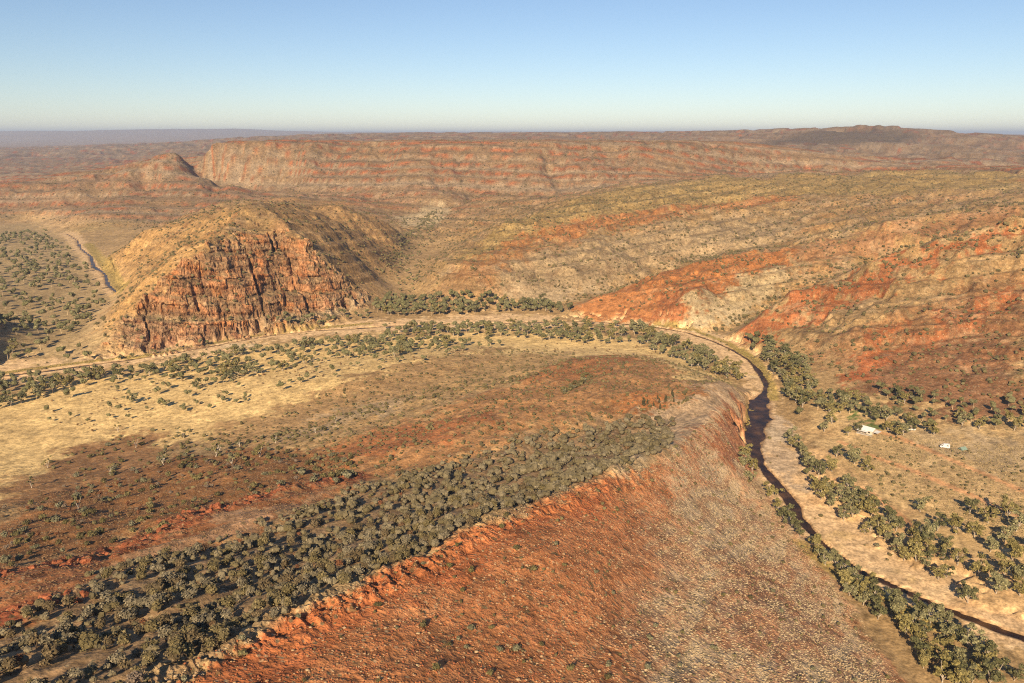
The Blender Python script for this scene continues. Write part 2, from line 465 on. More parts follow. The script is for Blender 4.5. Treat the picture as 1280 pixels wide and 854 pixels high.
# the river: level bed, trench for the stream
BED_POLY = [(1300,830),(1280,815),(1200,780),(1120,752),(1060,725),(1010,680),(985,645),(962,610),(938,575),(930,540),(936,510),(944,488),(930,475),
            (905,458),(880,440),(845,424),(800,412),(740,408),(640,411),(560,412),(470,416),(400,421),(330,428),(260,442),(180,456),(100,467),(40,476),(-60,486),
            (-60,462),(0,448),(50,452),(110,446),(180,441),(260,427),(330,413),(400,406),(480,403),(560,397),(640,392),(700,396),(760,397),(830,402),(890,412),(930,430),
            (958,455),(972,485),(968,505),(985,535),(1010,575),(1040,620),(1075,655),(1120,690),(1180,720),(1230,745),(1300,775)]
m_bed = mask(BED_POLY, 0.005, 0.8)
Z = Z * (1 - m_bed) + m_bed * (0.25 + 0.35 * fbm(X, Y, 22, 3, 0.5, SPC, 71.0))
STREAM = [(1330,822,3),(1280,798,5),(1230,779,4.5),(1180,760,4),(1130,738,3.2),(1075,714,3.5),(1030,680,3.0),(1003,652,4.5),(985,622,6.5),(968,602,5.5),(950,580,4.5),
          (941,560,6),(944,540,8),(948,520,9.5),(950,502,9),(955,492,4),(958,480,4.0),(950,465,4.2),(936,450,3.2),(915,437,3.2),(890,426,3.4),(860,416,3.6),(820,409,4.2),(780,405,4.2),(740,402,4),
          (690,402,3.2),(640,404,3),(560,405,3),(500,407,3.2),(440,411,3.2),(400,413,3),(340,419,2.6),(280,430,2.6),(220,441,2.8),(160,450,3.2),(100,458,4),(50,465,4.5),(0,470,5.5),(-60,476,6)]
sw_pts = np.array([P(u, v, 0)[:2] for u, v, w in STREAM]); sw_w = np.array([w * (0.85 if 498 < v < 565 and u > 930 else 0.52) for u, v, w in STREAM])
def stream_trench(pts, wid):
    global Z
    lo = pts.min(0) - 40; hi = pts.max(0) + 40
    sel = (X > lo[0]) & (X < hi[0]) & (Y > lo[1]) & (Y < hi[1])
    xs, ys = X[sel], Y[sel]
    best = np.full(xs.shape, 9.0)
    for k in range(len(pts) - 1):
        a, b = pts[k], pts[k + 1]; ab = b - a
        t = np.clip(((xs - a[0]) * ab[0] + (ys - a[1]) * ab[1]) / (ab @ ab), 0, 1)
        d = np.hypot(xs - a[0] - t * ab[0], ys - a[1] - t * ab[1])
        best = np.minimum(best, d / (wid[k] + t * (wid[k + 1] - wid[k])))
    best = best + 0.45 * perlin(xs / 17, ys / 17) + 0.25 * perlin(xs / 6, ys / 6)
    full = np.full(X.shape, 9.0); full[sel] = best
    k = 1 - sstep(0.75, 1.25, full)
    Z = Z * (1 - k) + k * (-1.0 + 0.75 * perlin(X / 16 + 3, Y / 16) - .35 * (wid.max() > 6))
    return full
sd1 = stream_trench(sw_pts, sw_w)
POOL = [(84,292,3),(96,300,4),(101,311,5),(113,320,6),(117,333,8),(131,342,7),(135,356,6),(147,366,4)]
pl_pts = np.array([P(u, v, 0)[:2] for u, v, w in POOL]); pl_w = np.array([w for u, v, w in POOL]) * 0.4
m_bed2 = linemask([p for p in pl_pts], 9, 12, world=True)
Z = Z * (1 - m_bed2) + m_bed2 * (0.35 + 0.3 * fbm(X, Y, 20, 2, 0.5, SPC, 75.0))
sd2 = stream_trench(pl_pts, pl_w)

# ------------------------------------------------------------------ ground colours (base colours of soil, rock, grass)
RED = np.array([.36, .115, .042]); ORANGE = np.array([.42, .165, .055]); DRED = np.array([.23, .068, .032])
TAN = np.array([.36, .235, .11]); STRAW = np.array([.44, .32, .165]); GOLD = np.array([.66, .46, .20]); SAND = np.array([.63, .43, .235])
BROWN = np.array([.235, .118, .05]); SCREE = np.array([.33, .25, .17]); OLIVE = np.array([.22, .17, .07]); PALE = np.array([.5, .4, .25])
GREY = np.array([.27, .215, .16]); MAUVE = np.array([.28, .185, .13])
n_big = fbm(X, Y, 160, 4, 0.55, SPC, 81.0)
n_mid = fbm(X, Y, 34, 4, 0.6, SPC, 85.0)
n_sm = fbm(X, Y, 7, 3, 0.65, SPC, 89.0)
def lerp(c, col, m):
    return c + (np.asarray(col) - c) * np.clip(m, 0, 1)[..., None]
ALB = np.broadcast_to(TAN, Z.shape + (3,)).copy()
ROCK = np.zeros(Z.shape)
# slope
def slope_of(Z):
    dzr = np.gradient(Z, axis=0) / np.gradient(RR, axis=0)
    dzt = np.gradient(Z, axis=1) / (RR * np.gradient(TT, axis=1))
    return np.hypot(dzr, dzt)
SL = slope_of(Z)
# bedded hills behind the river
f1 = (Z + DIP) / 30; f1 = f1 - np.floor(f1)
band_far = sstep(0.30, 0.42, f1) * (1 - sstep(0.62, 0.78, f1))
lay = perlin((Z + DIP) / 16.0, X / 4000.0 + 0.3)
ALB = lerp(ALB, MAUVE * .8, far * hill * (0.6 + 0.4 * n_big))
ALB = lerp(ALB, SCREE * 1.08, far * hill * sstep(-.05, .3, -lay) * 0.75)
ALB = lerp(ALB, RED * 0.95, far * hill * band_far * sstep(-0.3, 0.3, n_big + .7 * lay + .5 * n_mid) * 0.9)
ALB *= (1 + 0.30 * far * hill * perlin((Z + DIP) / 9.0, X / 900.0 + 7))[..., None]
ALB = lerp(ALB, np.array([.12, .09, .05]), far * (1 - vfar) * sstep(0.12, 0.4, fbm(X, Y, 24, 2, .7, None, 66.0) + 0.35 * n_big) * 0.6)
f2 = BED2 / 13; f2 = f2 - np.floor(f2)
b2 = sstep(.3, .45, f2) * (1 - sstep(.6, .75, f2))
ALB = lerp(ALB, SCREE, midw * hill * sstep(-.15, .4, n_mid) * 0.6)
ALB = lerp(ALB, ORANGE * 0.9, midw * hill * b2 * sstep(.0, .4, n_big + .3 * n_mid) * 0.45)
ALB = lerp(ALB, BROWN * 1.2, midw * hill * sstep(.25, .6, n_mid) * 0.4)
# far plains
ALB = lerp(ALB, OLIVE * 0.8, far * (1 - hill) * sstep(-.2, .3, fbm(X * 0.35, Y, 300, 4, .6, None, 95.)) * 0.7)
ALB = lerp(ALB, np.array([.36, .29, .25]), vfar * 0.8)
DHILL = [(940,182),(985,172),(1015,166),(1045,162),(1075,161),(1130,163),(1160,173),(1120,180),(1040,181)]
VALLEY = [(-80,300),(0,280),(50,276),(100,305),(150,365),(120,400),(130,430),(110,446),(0,460),(-80,470)]

def paint(pts, col, amt=1.0, soft=0.012, br=0.0, nz=None):
    m = mask(pts, soft)
    if br:
        m = m * sstep(-br, br, (n_mid if nz is None else nz) + (m - 0.5) * 1.2)
    global ALB
    ALB = lerp(ALB, col, m * amt)
    return m
def paintline(pts, col, w, soft, amt=1.0, br=None, nz=None):
    global ALB
    m = linemask(pts, w, soft)
    if br is not None:
        m = m * sstep(br - .25, br + .25, n_mid if nz is None else nz)
    ALB = lerp(ALB, col, m * amt)
    return m
paint(DHILL, np.array([.12, .09, .06]), 0.8, 0.02)
paint(VALLEY, SAND * 0.85, 0.85, 0.02)
paint(VALLEY, OLIVE, 0.5, 0.02, 0.3)
# cliff hill: straw slopes
paint([(325,262),(290,285),(250,318),(206,358),(130,425),(150,362),(130,324),(180,292),(240,268),(280,266)], np.array([.46, .28, .115]), 0.92, 0.006)
paint([(325,262),(350,285),(420,335),(465,382),(500,330),(490,290),(430,258),(350,252),(280,257)], np.array([.36, .22, .098]), 0.85, 0.012)
for a, b in (((150,345),(262,268)), ((185,345),(300,275)), ((230,320),(315,268))):
    paintline([a, ((a[0] + b[0]) / 2 + 4, (a[1] + b[1]) / 2 - 3), b], BROWN * 1.2, 4, 5, 0.7, -0.1)
# rounded hill in the middle right
paint([(545,345),(620,290),(780,238),(900,226),(1280,217),(1280,240),(1000,248),(850,262),(700,285),(600,325)], np.array([.33, .235, .095]), 0.8, 0.015)
paint([(640,300),(700,283),(850,260),(1000,246),(1000,256),(860,270),(760,292),(650,312),(560,345)], ORANGE, 0.75, 0.01, 0.35)
paint([(560,350),(640,318),(760,298),(700,322),(600,360)], ORANGE * .85, 0.6, 0.01, 0.3)
paint([(620,335),(760,300),(900,275),(1020,270),(960,312),(850,330),(780,355),(690,378),(620,370)], np.array([.36, .27, .165]), 0.8, 0.015)
paint([(530,380),(560,345),(620,340),(640,372),(560,388)], np.array([.33, .185, .085]), 0.6, 0.015, 0.4)
# spurs on the right
paint([(712,388),(780,364),(850,340),(920,326),(990,312),(1000,325),(930,350),(880,372),(850,395),(800,404),(740,400)], ORANGE, 0.9, 0.008)
paint([(760,395),(850,372),(930,350),(880,380),(830,404)], DRED, 0.5, 0.008, 0.3)
paint([(850,398),(900,368),(960,342),(1000,340),(960,372),(915,400),(885,412)], np.array([.42, .33, .2]), 0.9, 0.01)
paint([(990,312),(1100,288),(1280,262),(1280,275),(1100,312),(1020,340)], np.array([.36, .17, .08]), 0.7, 0.012, 0.4)
paint([(920,420),(1000,378),(1080,346),(1180,314),(1280,288),(1280,305),(1180,335),(1080,372),(1000,410),(950,430)], RED, 0.85, 0.008, 0.35)
paint([(980,430),(1060,385),(1160,345),(1280,312),(1280,335),(1180,375),(1060,420),(1000,445)], np.array([.33, .22, .11]), 0.85, 0.015)
paint([(1000,440),(1080,415),(1180,372),(1280,340),(1280,400),(1200,410),(1120,440),(1050,462)], np.array([.31, .16, .075]), 0.8, 0.015)
paint([(1060,468),(1130,424),(1210,385),(1285,352),(1285,384),(1160,436),(1085,474)], RED, 0.75, 0.010, 0.3)
paint([(1050,470),(1120,440),(1200,410),(1280,400),(1280,530),(1180,515),(1100,500)], np.array([.22, .10, .05]), 0.85, 0.015)
paint([(1040,475),(1090,430),(1130,420),(1110,450),(1070,478)], RED * 1.05, 0.8, 0.008, 0.3)
# flats
paint([(-80,560),(0,500),(100,475),(260,445),(400,425),(560,418),(720,414),(800,425),(880,455),(920,485),(860,480),(800,450),(720,445),(640,470),(540,455),(430,480),(330,530),(250,550),(100,560),(-20,640),(-80,640)], GOLD, 0.95, 0.012)
paint([(420,560),(540,460),(640,445),(720,440),(690,470),(600,490),(500,520)], np.array([.40, .25, .11]), 0.9, 0.015)
paint([(250,545),(330,520),(430,480),(540,445),(640,432),(620,450),(500,500),(400,545),(300,560)], np.array([.37, .225, .10]), 0.85, 0.012)
paint([(330,545),(400,525),(520,490),(500,510),(400,548)], np.array([.4, .29, .17]), 0.7, 0.01)
paint([(60,580),(130,545),(200,540),(200,580),(120,610),(0,640),(0,610)], BROWN * 1.1, 0.85, 0.015)
LOWH = [(360,590),(420,555),(560,510),(640,485),(720,452),(800,445),(850,470),(870,500),(800,520),(700,545),(600,575),(500,600),(430,600)]
paint(LOWH, np.array([.37, .19, .08]), 0.95, 0.012)
paint([(380,580),(480,540),(600,520),(640,525),(520,560),(430,590)], RED * 0.9, 0.6, 0.01, 0.3)
paint([(640,480),(720,450),(800,445),(780,460),(700,480)], np.array([.36, .14, .05]), 0.7, 0.012)
paint([(500,595),(600,565),(700,530),(770,515),(760,528),(660,560),(560,590)], np.array([.45, .27, .12]), 0.8, 0.01)
paint([(760,505),(850,490),(860,515),(780,520)], ORANGE * .9, 0.8, 0.008)
paint([(0,660),(60,620),(200,580),(330,560),(430,565),(445,600),(300,628),(150,676),(0,718),(-80,740),(-80,680)], np.array([.235, .11, .044]), 0.95, 0.015)
paint([(-80,765),(0,725),(150,684),(300,634),(445,602),(430,625),(330,665),(250,690),(150,715),(60,768),(0,795),(-80,850)], np.array([.29, .12, .05]), 0.95, 0.012)
paint([(120,715),(250,665),(380,625),(440,615),(330,660),(200,705)], np.array([.40, .25, .14]), 0.7, 0.01, 0.4)
paintline(OUTC, DRED, 5, 8, 0.85, -0.2)
paintline(OUT2, DRED, 7, 6, 0.95)
MULGA = [(-40,890),(-40,815),(0,798),(60,770),(150,716),(250,692),(330,670),(420,627),(500,604),(600,572),(700,542),(800,522),(845,527),(836,566),(730,608),(605,656),(480,716),(335,788),(205,848),(120,895)]
paint(MULGA, np.array([.27, .175, .095]), 0.9, 0.012)
paint([(730,600),(830,530),(845,530),(836,560),(740,605)], np.array([.42, .34, .22]), 0.5, 0.012, 0.3)
# foreground slope
paint(FGR, np.array([.43, .15, .052]), 1.0, 0.006)
fgbl = sstep(-0.15, 0.25, n_sm * 0.5 + n_mid * 0.6)
paint(FGR, np.array([.40, .24, .12]), 0.38, 0.008, 0.3, n_sm)
paint([(845,570),(925,497),(941,494),(937,590),(1010,690),(1070,765),(1200,960),(980,990),(740,1010),(790,740),(815,640)], np.array([.50, .385, .24]), 0.85, 0.04, 0.5, n_sm + .6 * n_mid + .25)
paint([(880,545),(925,497),(941,497),(938,585),(900,590)], DRED * 1.2, 0.75, 0.01, 0.4)
paint([(640,800),(760,660),(830,580),(850,600),(850,700),(800,870),(640,870)], np.array([.35, .16, .075]), 0.55, 0.03)
paint([(900,690),(980,700),(1060,800),(1000,850),(880,800)], np.array([.28, .11, .06]), 0.5, 0.03, 0.35, n_mid)
paint([(185,870),(330,797),(430,750),(620,657),(780,600),(740,640),(620,700),(520,745),(420,810),(340,900),(250,1000),(90,1000)], RED * 1.12, 0.92, 0.014)
ALB = lerp(ALB, np.array([.46, .17, .06]), m_fg * sstep(.1, .6, BEDF) * .45)
ALB = lerp(ALB, DRED, m_fg * sstep(.0, .5, -BEDF) * .4)
ALB = lerp(ALB, RED * 0.62, crest * sstep(0.15, 0.5, fbm(fx_, fy_, 6, 3, .6, SPC, 51.0, True) * -1 + .2) * 0.8)
ALB = lerp(ALB, STRAW * .9, linemask([(190,846),(330,788),(430,740),(620,647),(740,603),(830,568)], 1.5, 2.5) * 0.45)
paint([(800,520),(860,495),(925,486),(932,496),(880,534),(836,568),(838,540)], np.array([.40, .20, .10]), 0.9, 0.012)
paint([(800,520),(860,495),(925,486),(932,496),(880,534),(836,568)], PALE, 0.55, 0.012, 0.3, n_sm)
# right-hand flat
paint([(1010,500),(1100,505),(1180,522),(1300,540),(1300,730),(1200,680),(1100,620),(1030,560)], np.array([.52, .355, .17]), 0.95, 0.012)
paint([(1130,570),(1280,600),(1300,650),(1180,620),(1080,590)], np.array([.40, .27, .135]), 0.7, 0.02, 0.4)
paint([(1100,535),(1200,540),(1300,560),(1300,600),(1180,575)], np.array([.40, .30, .185]), 0.7, 0.02)
paint([(985,540),(1020,560),(1100,625),(1200,690),(1300,740),(1300,790),(1180,740),(1080,680),(1010,610)], np.array([.60, .39, .19]), 0.9, 0.012)
paint([(1060,528),(1082,518),(1092,524),(1080,534)], np.array([.10, .16, .04]), 0.9, 0.004)
# creek and valley floor among the hills
paint([(495,270),(540,262),(570,262),(550,278),(520,285),(500,282)], PALE * 1.05, 0.8, 0.008)
# river sand, gravel, reeds
ALB = lerp(ALB, SAND, m_bed * 0.97)
ALB = lerp(ALB, SAND * np.array([.85, .7, .55]), m_bed * sstep(0.1, 0.5, n_mid) * 0.4)
ALB = lerp(ALB, GOLD * .8, m_bed * sstep(.15, .4, fbm(X, Y, 26, 3, .6, SPC, 99.0)) * .6)
ALB = lerp(ALB, PALE * 1.2, m_bed * sstep(.2, .45, fbm(X, Y, 40, 3, .6, SPC, 101.0)) * .6)
ALB = lerp(ALB, GREY * 1.3, m_bed * mask([(960,590),(940,540),(975,505),(990,545),(1000,580),(985,600)], 0.01) * 0.6)
ALB = lerp(ALB, SAND * .95, m_bed2 * 0.8)
damp = (1 - sstep(1.0, 1.55, sd1)) * m_bed
ALB = lerp(ALB, np.array([.22, .12, .055]), np.maximum(damp, 1 - sstep(.95, 1.3, sd2)) * 0.8)
reed = np.array([.33, .235, .075])
def reedpaint(pts, w, amt=.9):
    paintline(pts, reed, w, 2.5, amt, -0.35, n_sm)
reedpaint([(0,466),(100,453),(180,444),(260,428),(330,415),(400,408),(460,406)], 3.2)
reedpaint([(820,403),(870,411),(910,428),(935,444)], 2.6)
reedpaint([(925,436),(945,450),(958,468),(965,488),(966,500)], 3.5)
reedpaint([(1000,680),(1060,728),(1130,766),(1200,800)], 3.5, .7)
reedpaint([(940,500),(936,530)], 2.0)
reedpaint([(110,305),(138,335),(155,362)], 7)
# wheel tracks
TRACKS = [[(1050,552),(1090,570),(1150,592),(1210,617),(1290,652)], [(1092,538),(1125,548),(1160,562),(1210,585),(1290,618)], [(1045,600),(1080,612),(1120,640),(1150,668)]]
TRACKM = np.zeros(Z.shape)
for t in TRACKS:
    TRACKM = np.maximum(TRACKM, linemask(t, 1.5, 1.3))
ALB = lerp(ALB, np.array([.56, .30, .14]), TRACKM * 0.95)
# thin beds show as stripes along the slopes
lay2 = perlin(BED2 / 4.2, (X + Y) / 420.0) + .7 * perlin(BED2 / 1.9 + 30, (X + Y) / 160.0)
ALB *= (1 + 0.26 * hill * midw * lay2)[..., None]
ALB = lerp(ALB, np.array([.36, .27, .165]), hill * midw * sstep(.0, .5, n_sm + .5 * n_mid + .25 * lay2) * 0.55)
ALB = lerp(ALB, np.array([.17, .10, .055]), hill * midw * sstep(.1, .5, fbm(X, Y, 11, 2, .6, None, 77.0) - .3 * lay2) * 0.45)
# cliff rock
crk = sstep(.25, .9, SL)
cn = perlin(cx / 22 + 3, (Z + .1 * cx) / 11) + .6 * perlin(cx / 7, Z / 5 + 9) + .35 * n_sm
cm = lerp(np.broadcast_to(np.array([.31, .18, .10]), ALB.shape), ORANGE, sstep(0.2, .7, cn + .004 * (Z - 40)) * .8)
cm = lerp(cm, np.array([.36, .275, .165]), sstep(.15, .5, perlin((Z + .1 * cx) / 4.5, cx / 300)) * 0.5)
cm = lerp(cm, np.array([.37, .28, .15]), (1 - crk) * 0.5)
cm = lerp(cm, DRED, sstep(.3, .6, perlin(cx / 9 + 40, Z / 10)) * 0.4)
ALB = ALB * (1 - m_cliff[..., None]) + cm * m_cliff[..., None]
paintline([(330,407),(380,399),(420,391),(462,376)], np.array([.34, .26, .16]), 3, 4, .6, -.3)
ROCK = np.clip(m_cliff + crest + m_out + m_out2 + 0.5 * m_fg + hill * midw * 0.3, 0, 1)
ALB = ALB * (1 - np.array([.15, .185, .25]) * (hill * midw)[..., None]) * (1 - np.array([.2, .23, .28]) * (far * hill)[..., None])
# overall natural variation
ALB *= (1 + 0.22 * n_sm + 0.2 * n_mid + 0.14 * n_big)[..., None]
ALB = np.clip(ALB, 0.015, 0.75)

# ------------------------------------------------------------------ materials
def new_mat(name):
    m = bpy.data.materials.new(name); m.use_nodes = True
    nt = m.node_tree; b = nt.nodes["Principled BSDF"]
    b.inputs['Roughness'].default_value = 0.9
    b.inputs['Specular IOR Level'].default_value = 0.15
    return m, nt, b
def N(nt, kind, **kw):
    n = nt.nodes.new(kind)
    for k, v in kw.items():
        setattr(n, k, v)
    return n
def ramp(nt, fac, stops):
    r = nt.nodes.new("ShaderNodeValToRGB")
    el = r.color_ramp.elements
    while len(el) < len(stops):
        el.new(0.5)
    for e, (p, c) in zip(el, stops):
        e.position = p; e.color = (c[0], c[1], c[2], 1) if hasattr(c, '__len__') else (c, c, c, 1)
    nt.links.new(fac, r.inputs[0])
    return r.outputs[0]
def mix(nt, mode, fac, a, b):
    n = nt.nodes.new("ShaderNodeMix"); n.data_type = 'RGBA'; n.blend_type = mode
    if isinstance(fac, float): n.inputs[0].default_value = fac
    else: nt.links.new(fac, n.inputs[0])
    for s, i in ((a, 6), (b, 7)):
        if isinstance(s, tuple): n.inputs[i].default_value = s + (1,)
        else: nt.links.new(s, n.inputs[i])
    return n.outputs[2]

def ground_material(name, tuft, bump):
    m, nt, b = new_mat(name)
    at = N(nt, "ShaderNodeAttribute", attribute_name="albedo")
    rk = N(nt, "ShaderNodeAttribute", attribute_name="rock")
    tc = N(nt, "ShaderNodeTexCoord")
    def noise(sc, det=3, rough=.6):
        n = N(nt, "ShaderNodeTexNoise"); n.inputs['Scale'].default_value = sc; n.inputs['Detail'].default_value = det; n.inputs['Roughness'].default_value = rough
        nt.links.new(tc.outputs['Object'], n.inputs['Vector']); return n.outputs[0]
    n1, n2, n3 = noise(0.9), noise(0.28), noise(0.06)
    c = mix(nt, 'MULTIPLY', 1.0, at.outputs[0], ramp(nt, n1, [(.3, .62), (.5, 1.0), (.72, 1.28)]))
    c = mix(nt, 'MULTIPLY', 1.0, c, ramp(nt, n2, [(.3, .62), (.5, 1.0), (.72, 1.32)]))
    c = mix(nt, 'MULTIPLY', 1.0, c, ramp(nt, noise(0.13, 4, .7), [(.32, .7), (.5, 1.0), (.7, 1.25)]))
    c = mix(nt, 'MULTIPLY', 0.7, c, ramp(nt, n3, [(.3, (.72, .7, .68)), (.7, (1.22, 1.24, 1.24))]))
    # dry tussocks and small dark plants between the stones
    v = N(nt, "ShaderNodeTexVoronoi"); v.inputs['Scale'].default_value = 0.55
    nt.links.new(tc.outputs['Object'], v.inputs['Vector'])
    sp = ramp(nt, v.outputs['Distance'], [(.18, 1.0), (.34, 0.0)])
    sel = N(nt, "ShaderNodeSeparateColor"); nt.links.new(v.outputs['Color'], sel.inputs[0])
    dk = ramp(nt, sel.outputs[0], [(.70, 0.0), (.74, 1.0)])
    lt = ramp(nt, sel.outputs[1], [(.55, 0.0), (.6, 1.0)])
    md = N(nt, "ShaderNodeMath", operation='MULTIPLY'); nt.links.new(sp, md.inputs[0]); nt.links.new(dk, md.inputs[1])
    ml = N(nt, "ShaderNodeMath", operation='MULTIPLY'); nt.links.new(sp, ml.inputs[0]); nt.links.new(lt, ml.inputs[1])
    md2 = N(nt, "ShaderNodeMath", operation='MULTIPLY'); nt.links.new(md.outputs[0], md2.inputs[0]); md2.inputs[1].default_value = tuft
    ml2 = N(nt, "ShaderNodeMath", operation='MULTIPLY'); nt.links.new(ml.outputs[0], ml2.inputs[0]); ml2.inputs[1].default_value = tuft * 0.8
    c = mix(nt, 'MIX', ml2.outputs[0], c, (.42, .33, .19))
    c = mix(nt, 'MIX', md2.outputs[0], c, (.10, .075, .035))
    v2 = N(nt, "ShaderNodeTexVoronoi"); v2.inputs['Scale'].default_value = 0.2
    nt.links.new(tc.outputs['Object'], v2.inputs['Vector'])
    s2 = N(nt, "ShaderNodeSeparateColor"); nt.links.new(v2.outputs['Color'], s2.inputs[0])
    m4 = N(nt, "ShaderNodeMath", operation='MULTIPLY'); nt.links.new(ramp(nt, v2.outputs['Distance'], [(.16, 1.0), (.26, 0.0)]), m4.inputs[0])
    nt.links.new(ramp(nt, s2.outputs[0], [(.55, 0.0), (.6, tuft)]), m4.inputs[1])
    c = mix(nt, 'MIX', m4.outputs[0], c, (.11, .09, .042))
    nt.links.new(c, b.inputs['Base Color'])
    if bump:
        ad = N(nt, "ShaderNodeMath", operation='ADD'); nt.links.new(n1, ad.inputs[0])
        m3 = N(nt, "ShaderNodeMath", operation='MULTIPLY'); nt.links.new(n2, m3.inputs[0]); m3.inputs[1].default_value = 2.2
        nt.links.new(m3.outputs[0], ad.inputs[1])
        bp = N(nt, "ShaderNodeBump"); bp.inputs['Distance'].default_value = 0.7
        st = N(nt, "ShaderNodeMath", operation='MULTIPLY_ADD'); nt.links.new(rk.outputs[2], st.inputs[0]); st.inputs[1].default_value = bump * 0.9; st.inputs[2].default_value = bump * 0.55
        nt.links.new(st.outputs[0], bp.inputs['Strength'])
        nt.links.new(ad.outputs[0], bp.inputs['Height']); nt.links.new(bp.outputs[0], b.inputs['Normal'])
    return m
M_SLOPE = ground_material("stony slope with dry tussocks", 0.75, 0.75)
M_FLAT = ground_material("dry grass flat", 0.3, 0.4)
M_SAND = ground_material("river sand", 0.0, 0.25)
M_CLIFF = ground_material("red cliff rock", 0.45, 0.9)
M_FAR = ground_material("distant hills", 0.5, 0.5)

# ------------------------------------------------------------------ build the ground
def mesh_np(name, V, F, mats=None, smooth=True, attrs=None):
    me = bpy.data.meshes.new(name)
    V = np.asarray(V, np.float32); F = np.asarray(F, np.int32)
    k = F.shape[1]
    me.vertices.add(len(V)); me.vertices.foreach_set("co", V.ravel())
    me.loops.add(F.size); me.loops.foreach_set("vertex_index", F.ravel())
    me.polygons.add(len(F)); me.polygons.foreach_set("loop_start", np.arange(0, F.size, k, dtype=np.int32))
    me.polygons.foreach_set("use_smooth", np.full(len(F), smooth))
    for nm, (kind, arr) in (attrs or {}).items():
        a = me.attributes.new(nm, kind, 'POINT')
        a.data.foreach_set("color" if kind == 'FLOAT_COLOR' else "value", np.asarray(arr, np.float32).ravel())
    me.update(calc_edges=True)
    for m in (mats if isinstance(mats, (list, tuple)) else [mats]):
        if m: me.materials.append(m)
    return me
def add(name, me, parent=None, **props):
    o = bpy.data.objects.new(name, me); COL.objects.link(o)
    if parent: o.parent = parent
    for k, v in props.items():
        o[k] = v
    return o

zone = np.full(Z.shape, 0)
zone[sstep(6, 14, ZB) > 0.5] = 1
zone[(LL > math.log(1750)) & (zone == 1)] = 2
zone[(LL > math.log(1750)) & (zone == 0)] = 6
m_ch = mask([(120,452),(200,444),(280,430),(340,417),(400,406),(462,386),(490,345),(505,310),(480,272),(430,256),(340,250),(240,258),(180,288),(128,324),(145,362),(125,425)], 0.005, 0.3)
zone[m_ch > 0.5] = 3
zone[m_fg > 0.5] = 4
zone[(m_bed > 0.5) | (sd1 < 1.3)] = 5
zq = zone[:-1, :-1].copy()
mcq = np.maximum.reduce([m_cliff[:-1, :-1], m_cliff[1:, :-1], m_cliff[1:, 1:], m_cliff[:-1, 1:]])
zq[(mcq > 0.03) & (zq == 3)] = 9           # the rock face itself is built finer, below
idx = np.arange(NR * NT).reshape(NR, NT)
# bearing grows to the right, distance upward: keep faces pointing up
quads = np.stack([idx[:-1, :-1], idx[:-1, 1:], idx[1:, 1:], idx[1:, :-1]], -1)
VV = np.stack([X, Y, Z], -1).reshape(-1, 3)
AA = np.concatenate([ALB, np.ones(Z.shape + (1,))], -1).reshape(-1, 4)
RK = ROCK.ravel()
# shared normals so that the joins between the pieces do not show
tr = np.stack([np.gradient(X, axis=0), np.gradient(Y, axis=0), np.gradient(Z, axis=0)], -1)
tt = np.stack([np.gradient(X, axis=1), np.gradient(Y, axis=1), np.gradient(Z, axis=1)], -1)
NN = np.cross(tt, tr); NN /= np.linalg.norm(NN, axis=-1, keepdims=True); NN = NN.reshape(-1, 3)
ZN = [(0, 'ground', M_FLAT, 'dry golden grass flat beside the river'), (1, 'hills', M_SLOPE, 'red and tan stony hills around the river valley'),
      (2, 'range', M_FAR, 'long bedded red range beyond the valley'), (3, 'cliff_hill', M_CLIFF, 'straw coloured hill with a broken red cliff above the river'),
      (4, 'ridge', M_SLOPE, 'long red stony slope falling from the ridge crest to the stream'), (5, 'riverbed', M_SAND, 'pale sandy riverbed curving through the valley'),
      (6, 'plain', M_FAR, 'far olive plain fading towards the horizon')]
for zi, nm, mt, lab in ZN:
    F = quads[zq == zi]
    u, inv = np.unique(F, return_inverse=True)
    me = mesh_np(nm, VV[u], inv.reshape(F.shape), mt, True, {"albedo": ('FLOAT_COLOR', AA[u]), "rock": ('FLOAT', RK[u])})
    me.normals_split_custom_set_from_vertices(NN[u].astype(np.float32))
    add(nm, me, kind="structure", label=lab)

# the rock face: jointed blocks between bedding planes, each standing proud or set back
ii, jj = np.nonzero(zq == 9)
SU, SV = 3, 4
a_, b_ = np.meshgrid(np.linspace(0, 1, SV + 1), np.linspace(0, 1, SU + 1))      # along distance, along bearing
def bil(G):
    c00, c01, c11, c10 = G[ii, jj], G[ii, jj + 1], G[ii + 1, jj + 1], G[ii + 1, jj]
    e = [g[(...,) + (None,) * 2] if G.ndim == 2 else g[:, None, None, :] for g in (c00, c01, c11, c10)]
    A_, B_ = (a_, b_) if G.ndim == 2 else (a_[..., None], b_[..., None])
    return e[0] * (1 - A_) * (1 - B_) + e[1] * (1 - A_) * B_ + e[2] * A_ * B_ + e[3] * A_ * (1 - B_)
fx, fy, fz, fm = bil(X), bil(Y), bil(Z), bil(m_cliff)
fc = bil(ALB)
def hash2(i, j):
    h = (i.astype(np.int64) * 73856093) ^ (j.astype(np.int64) * 19349663)
    h = (h ^ (h >> 13)) * 1274126177
    return ((h ^ (h >> 16)) & 0xffff) / 65535.0
al = fx * 0.93 + fy * 0.36
def blocks(wd, ht, amp, joint):
    zz = (fz + .10 * al + 1.6 * perlin(al / 18, fz / 25) + .8 * perlin(al / 5, fz / 9)) / ht
    row = np.floor(zz); fr = zz - row
    q = (al + 1.8 * perlin(al / 9 + 5, fz / 7) + wd * hash2(row, row * 0 + 5)) / (wd * (.6 + .9 * hash2(row, row * 0 + 9)))
    colm = np.floor(q); fq = q - colm
    h = hash2(row, colm)
    edge = np.minimum(np.minimum(fr, 1 - fr) * ht, np.minimum(fq, 1 - fq) * wd)
    return amp * (h - .5), joint * (1 - sstep(.0, .9, edge)), h
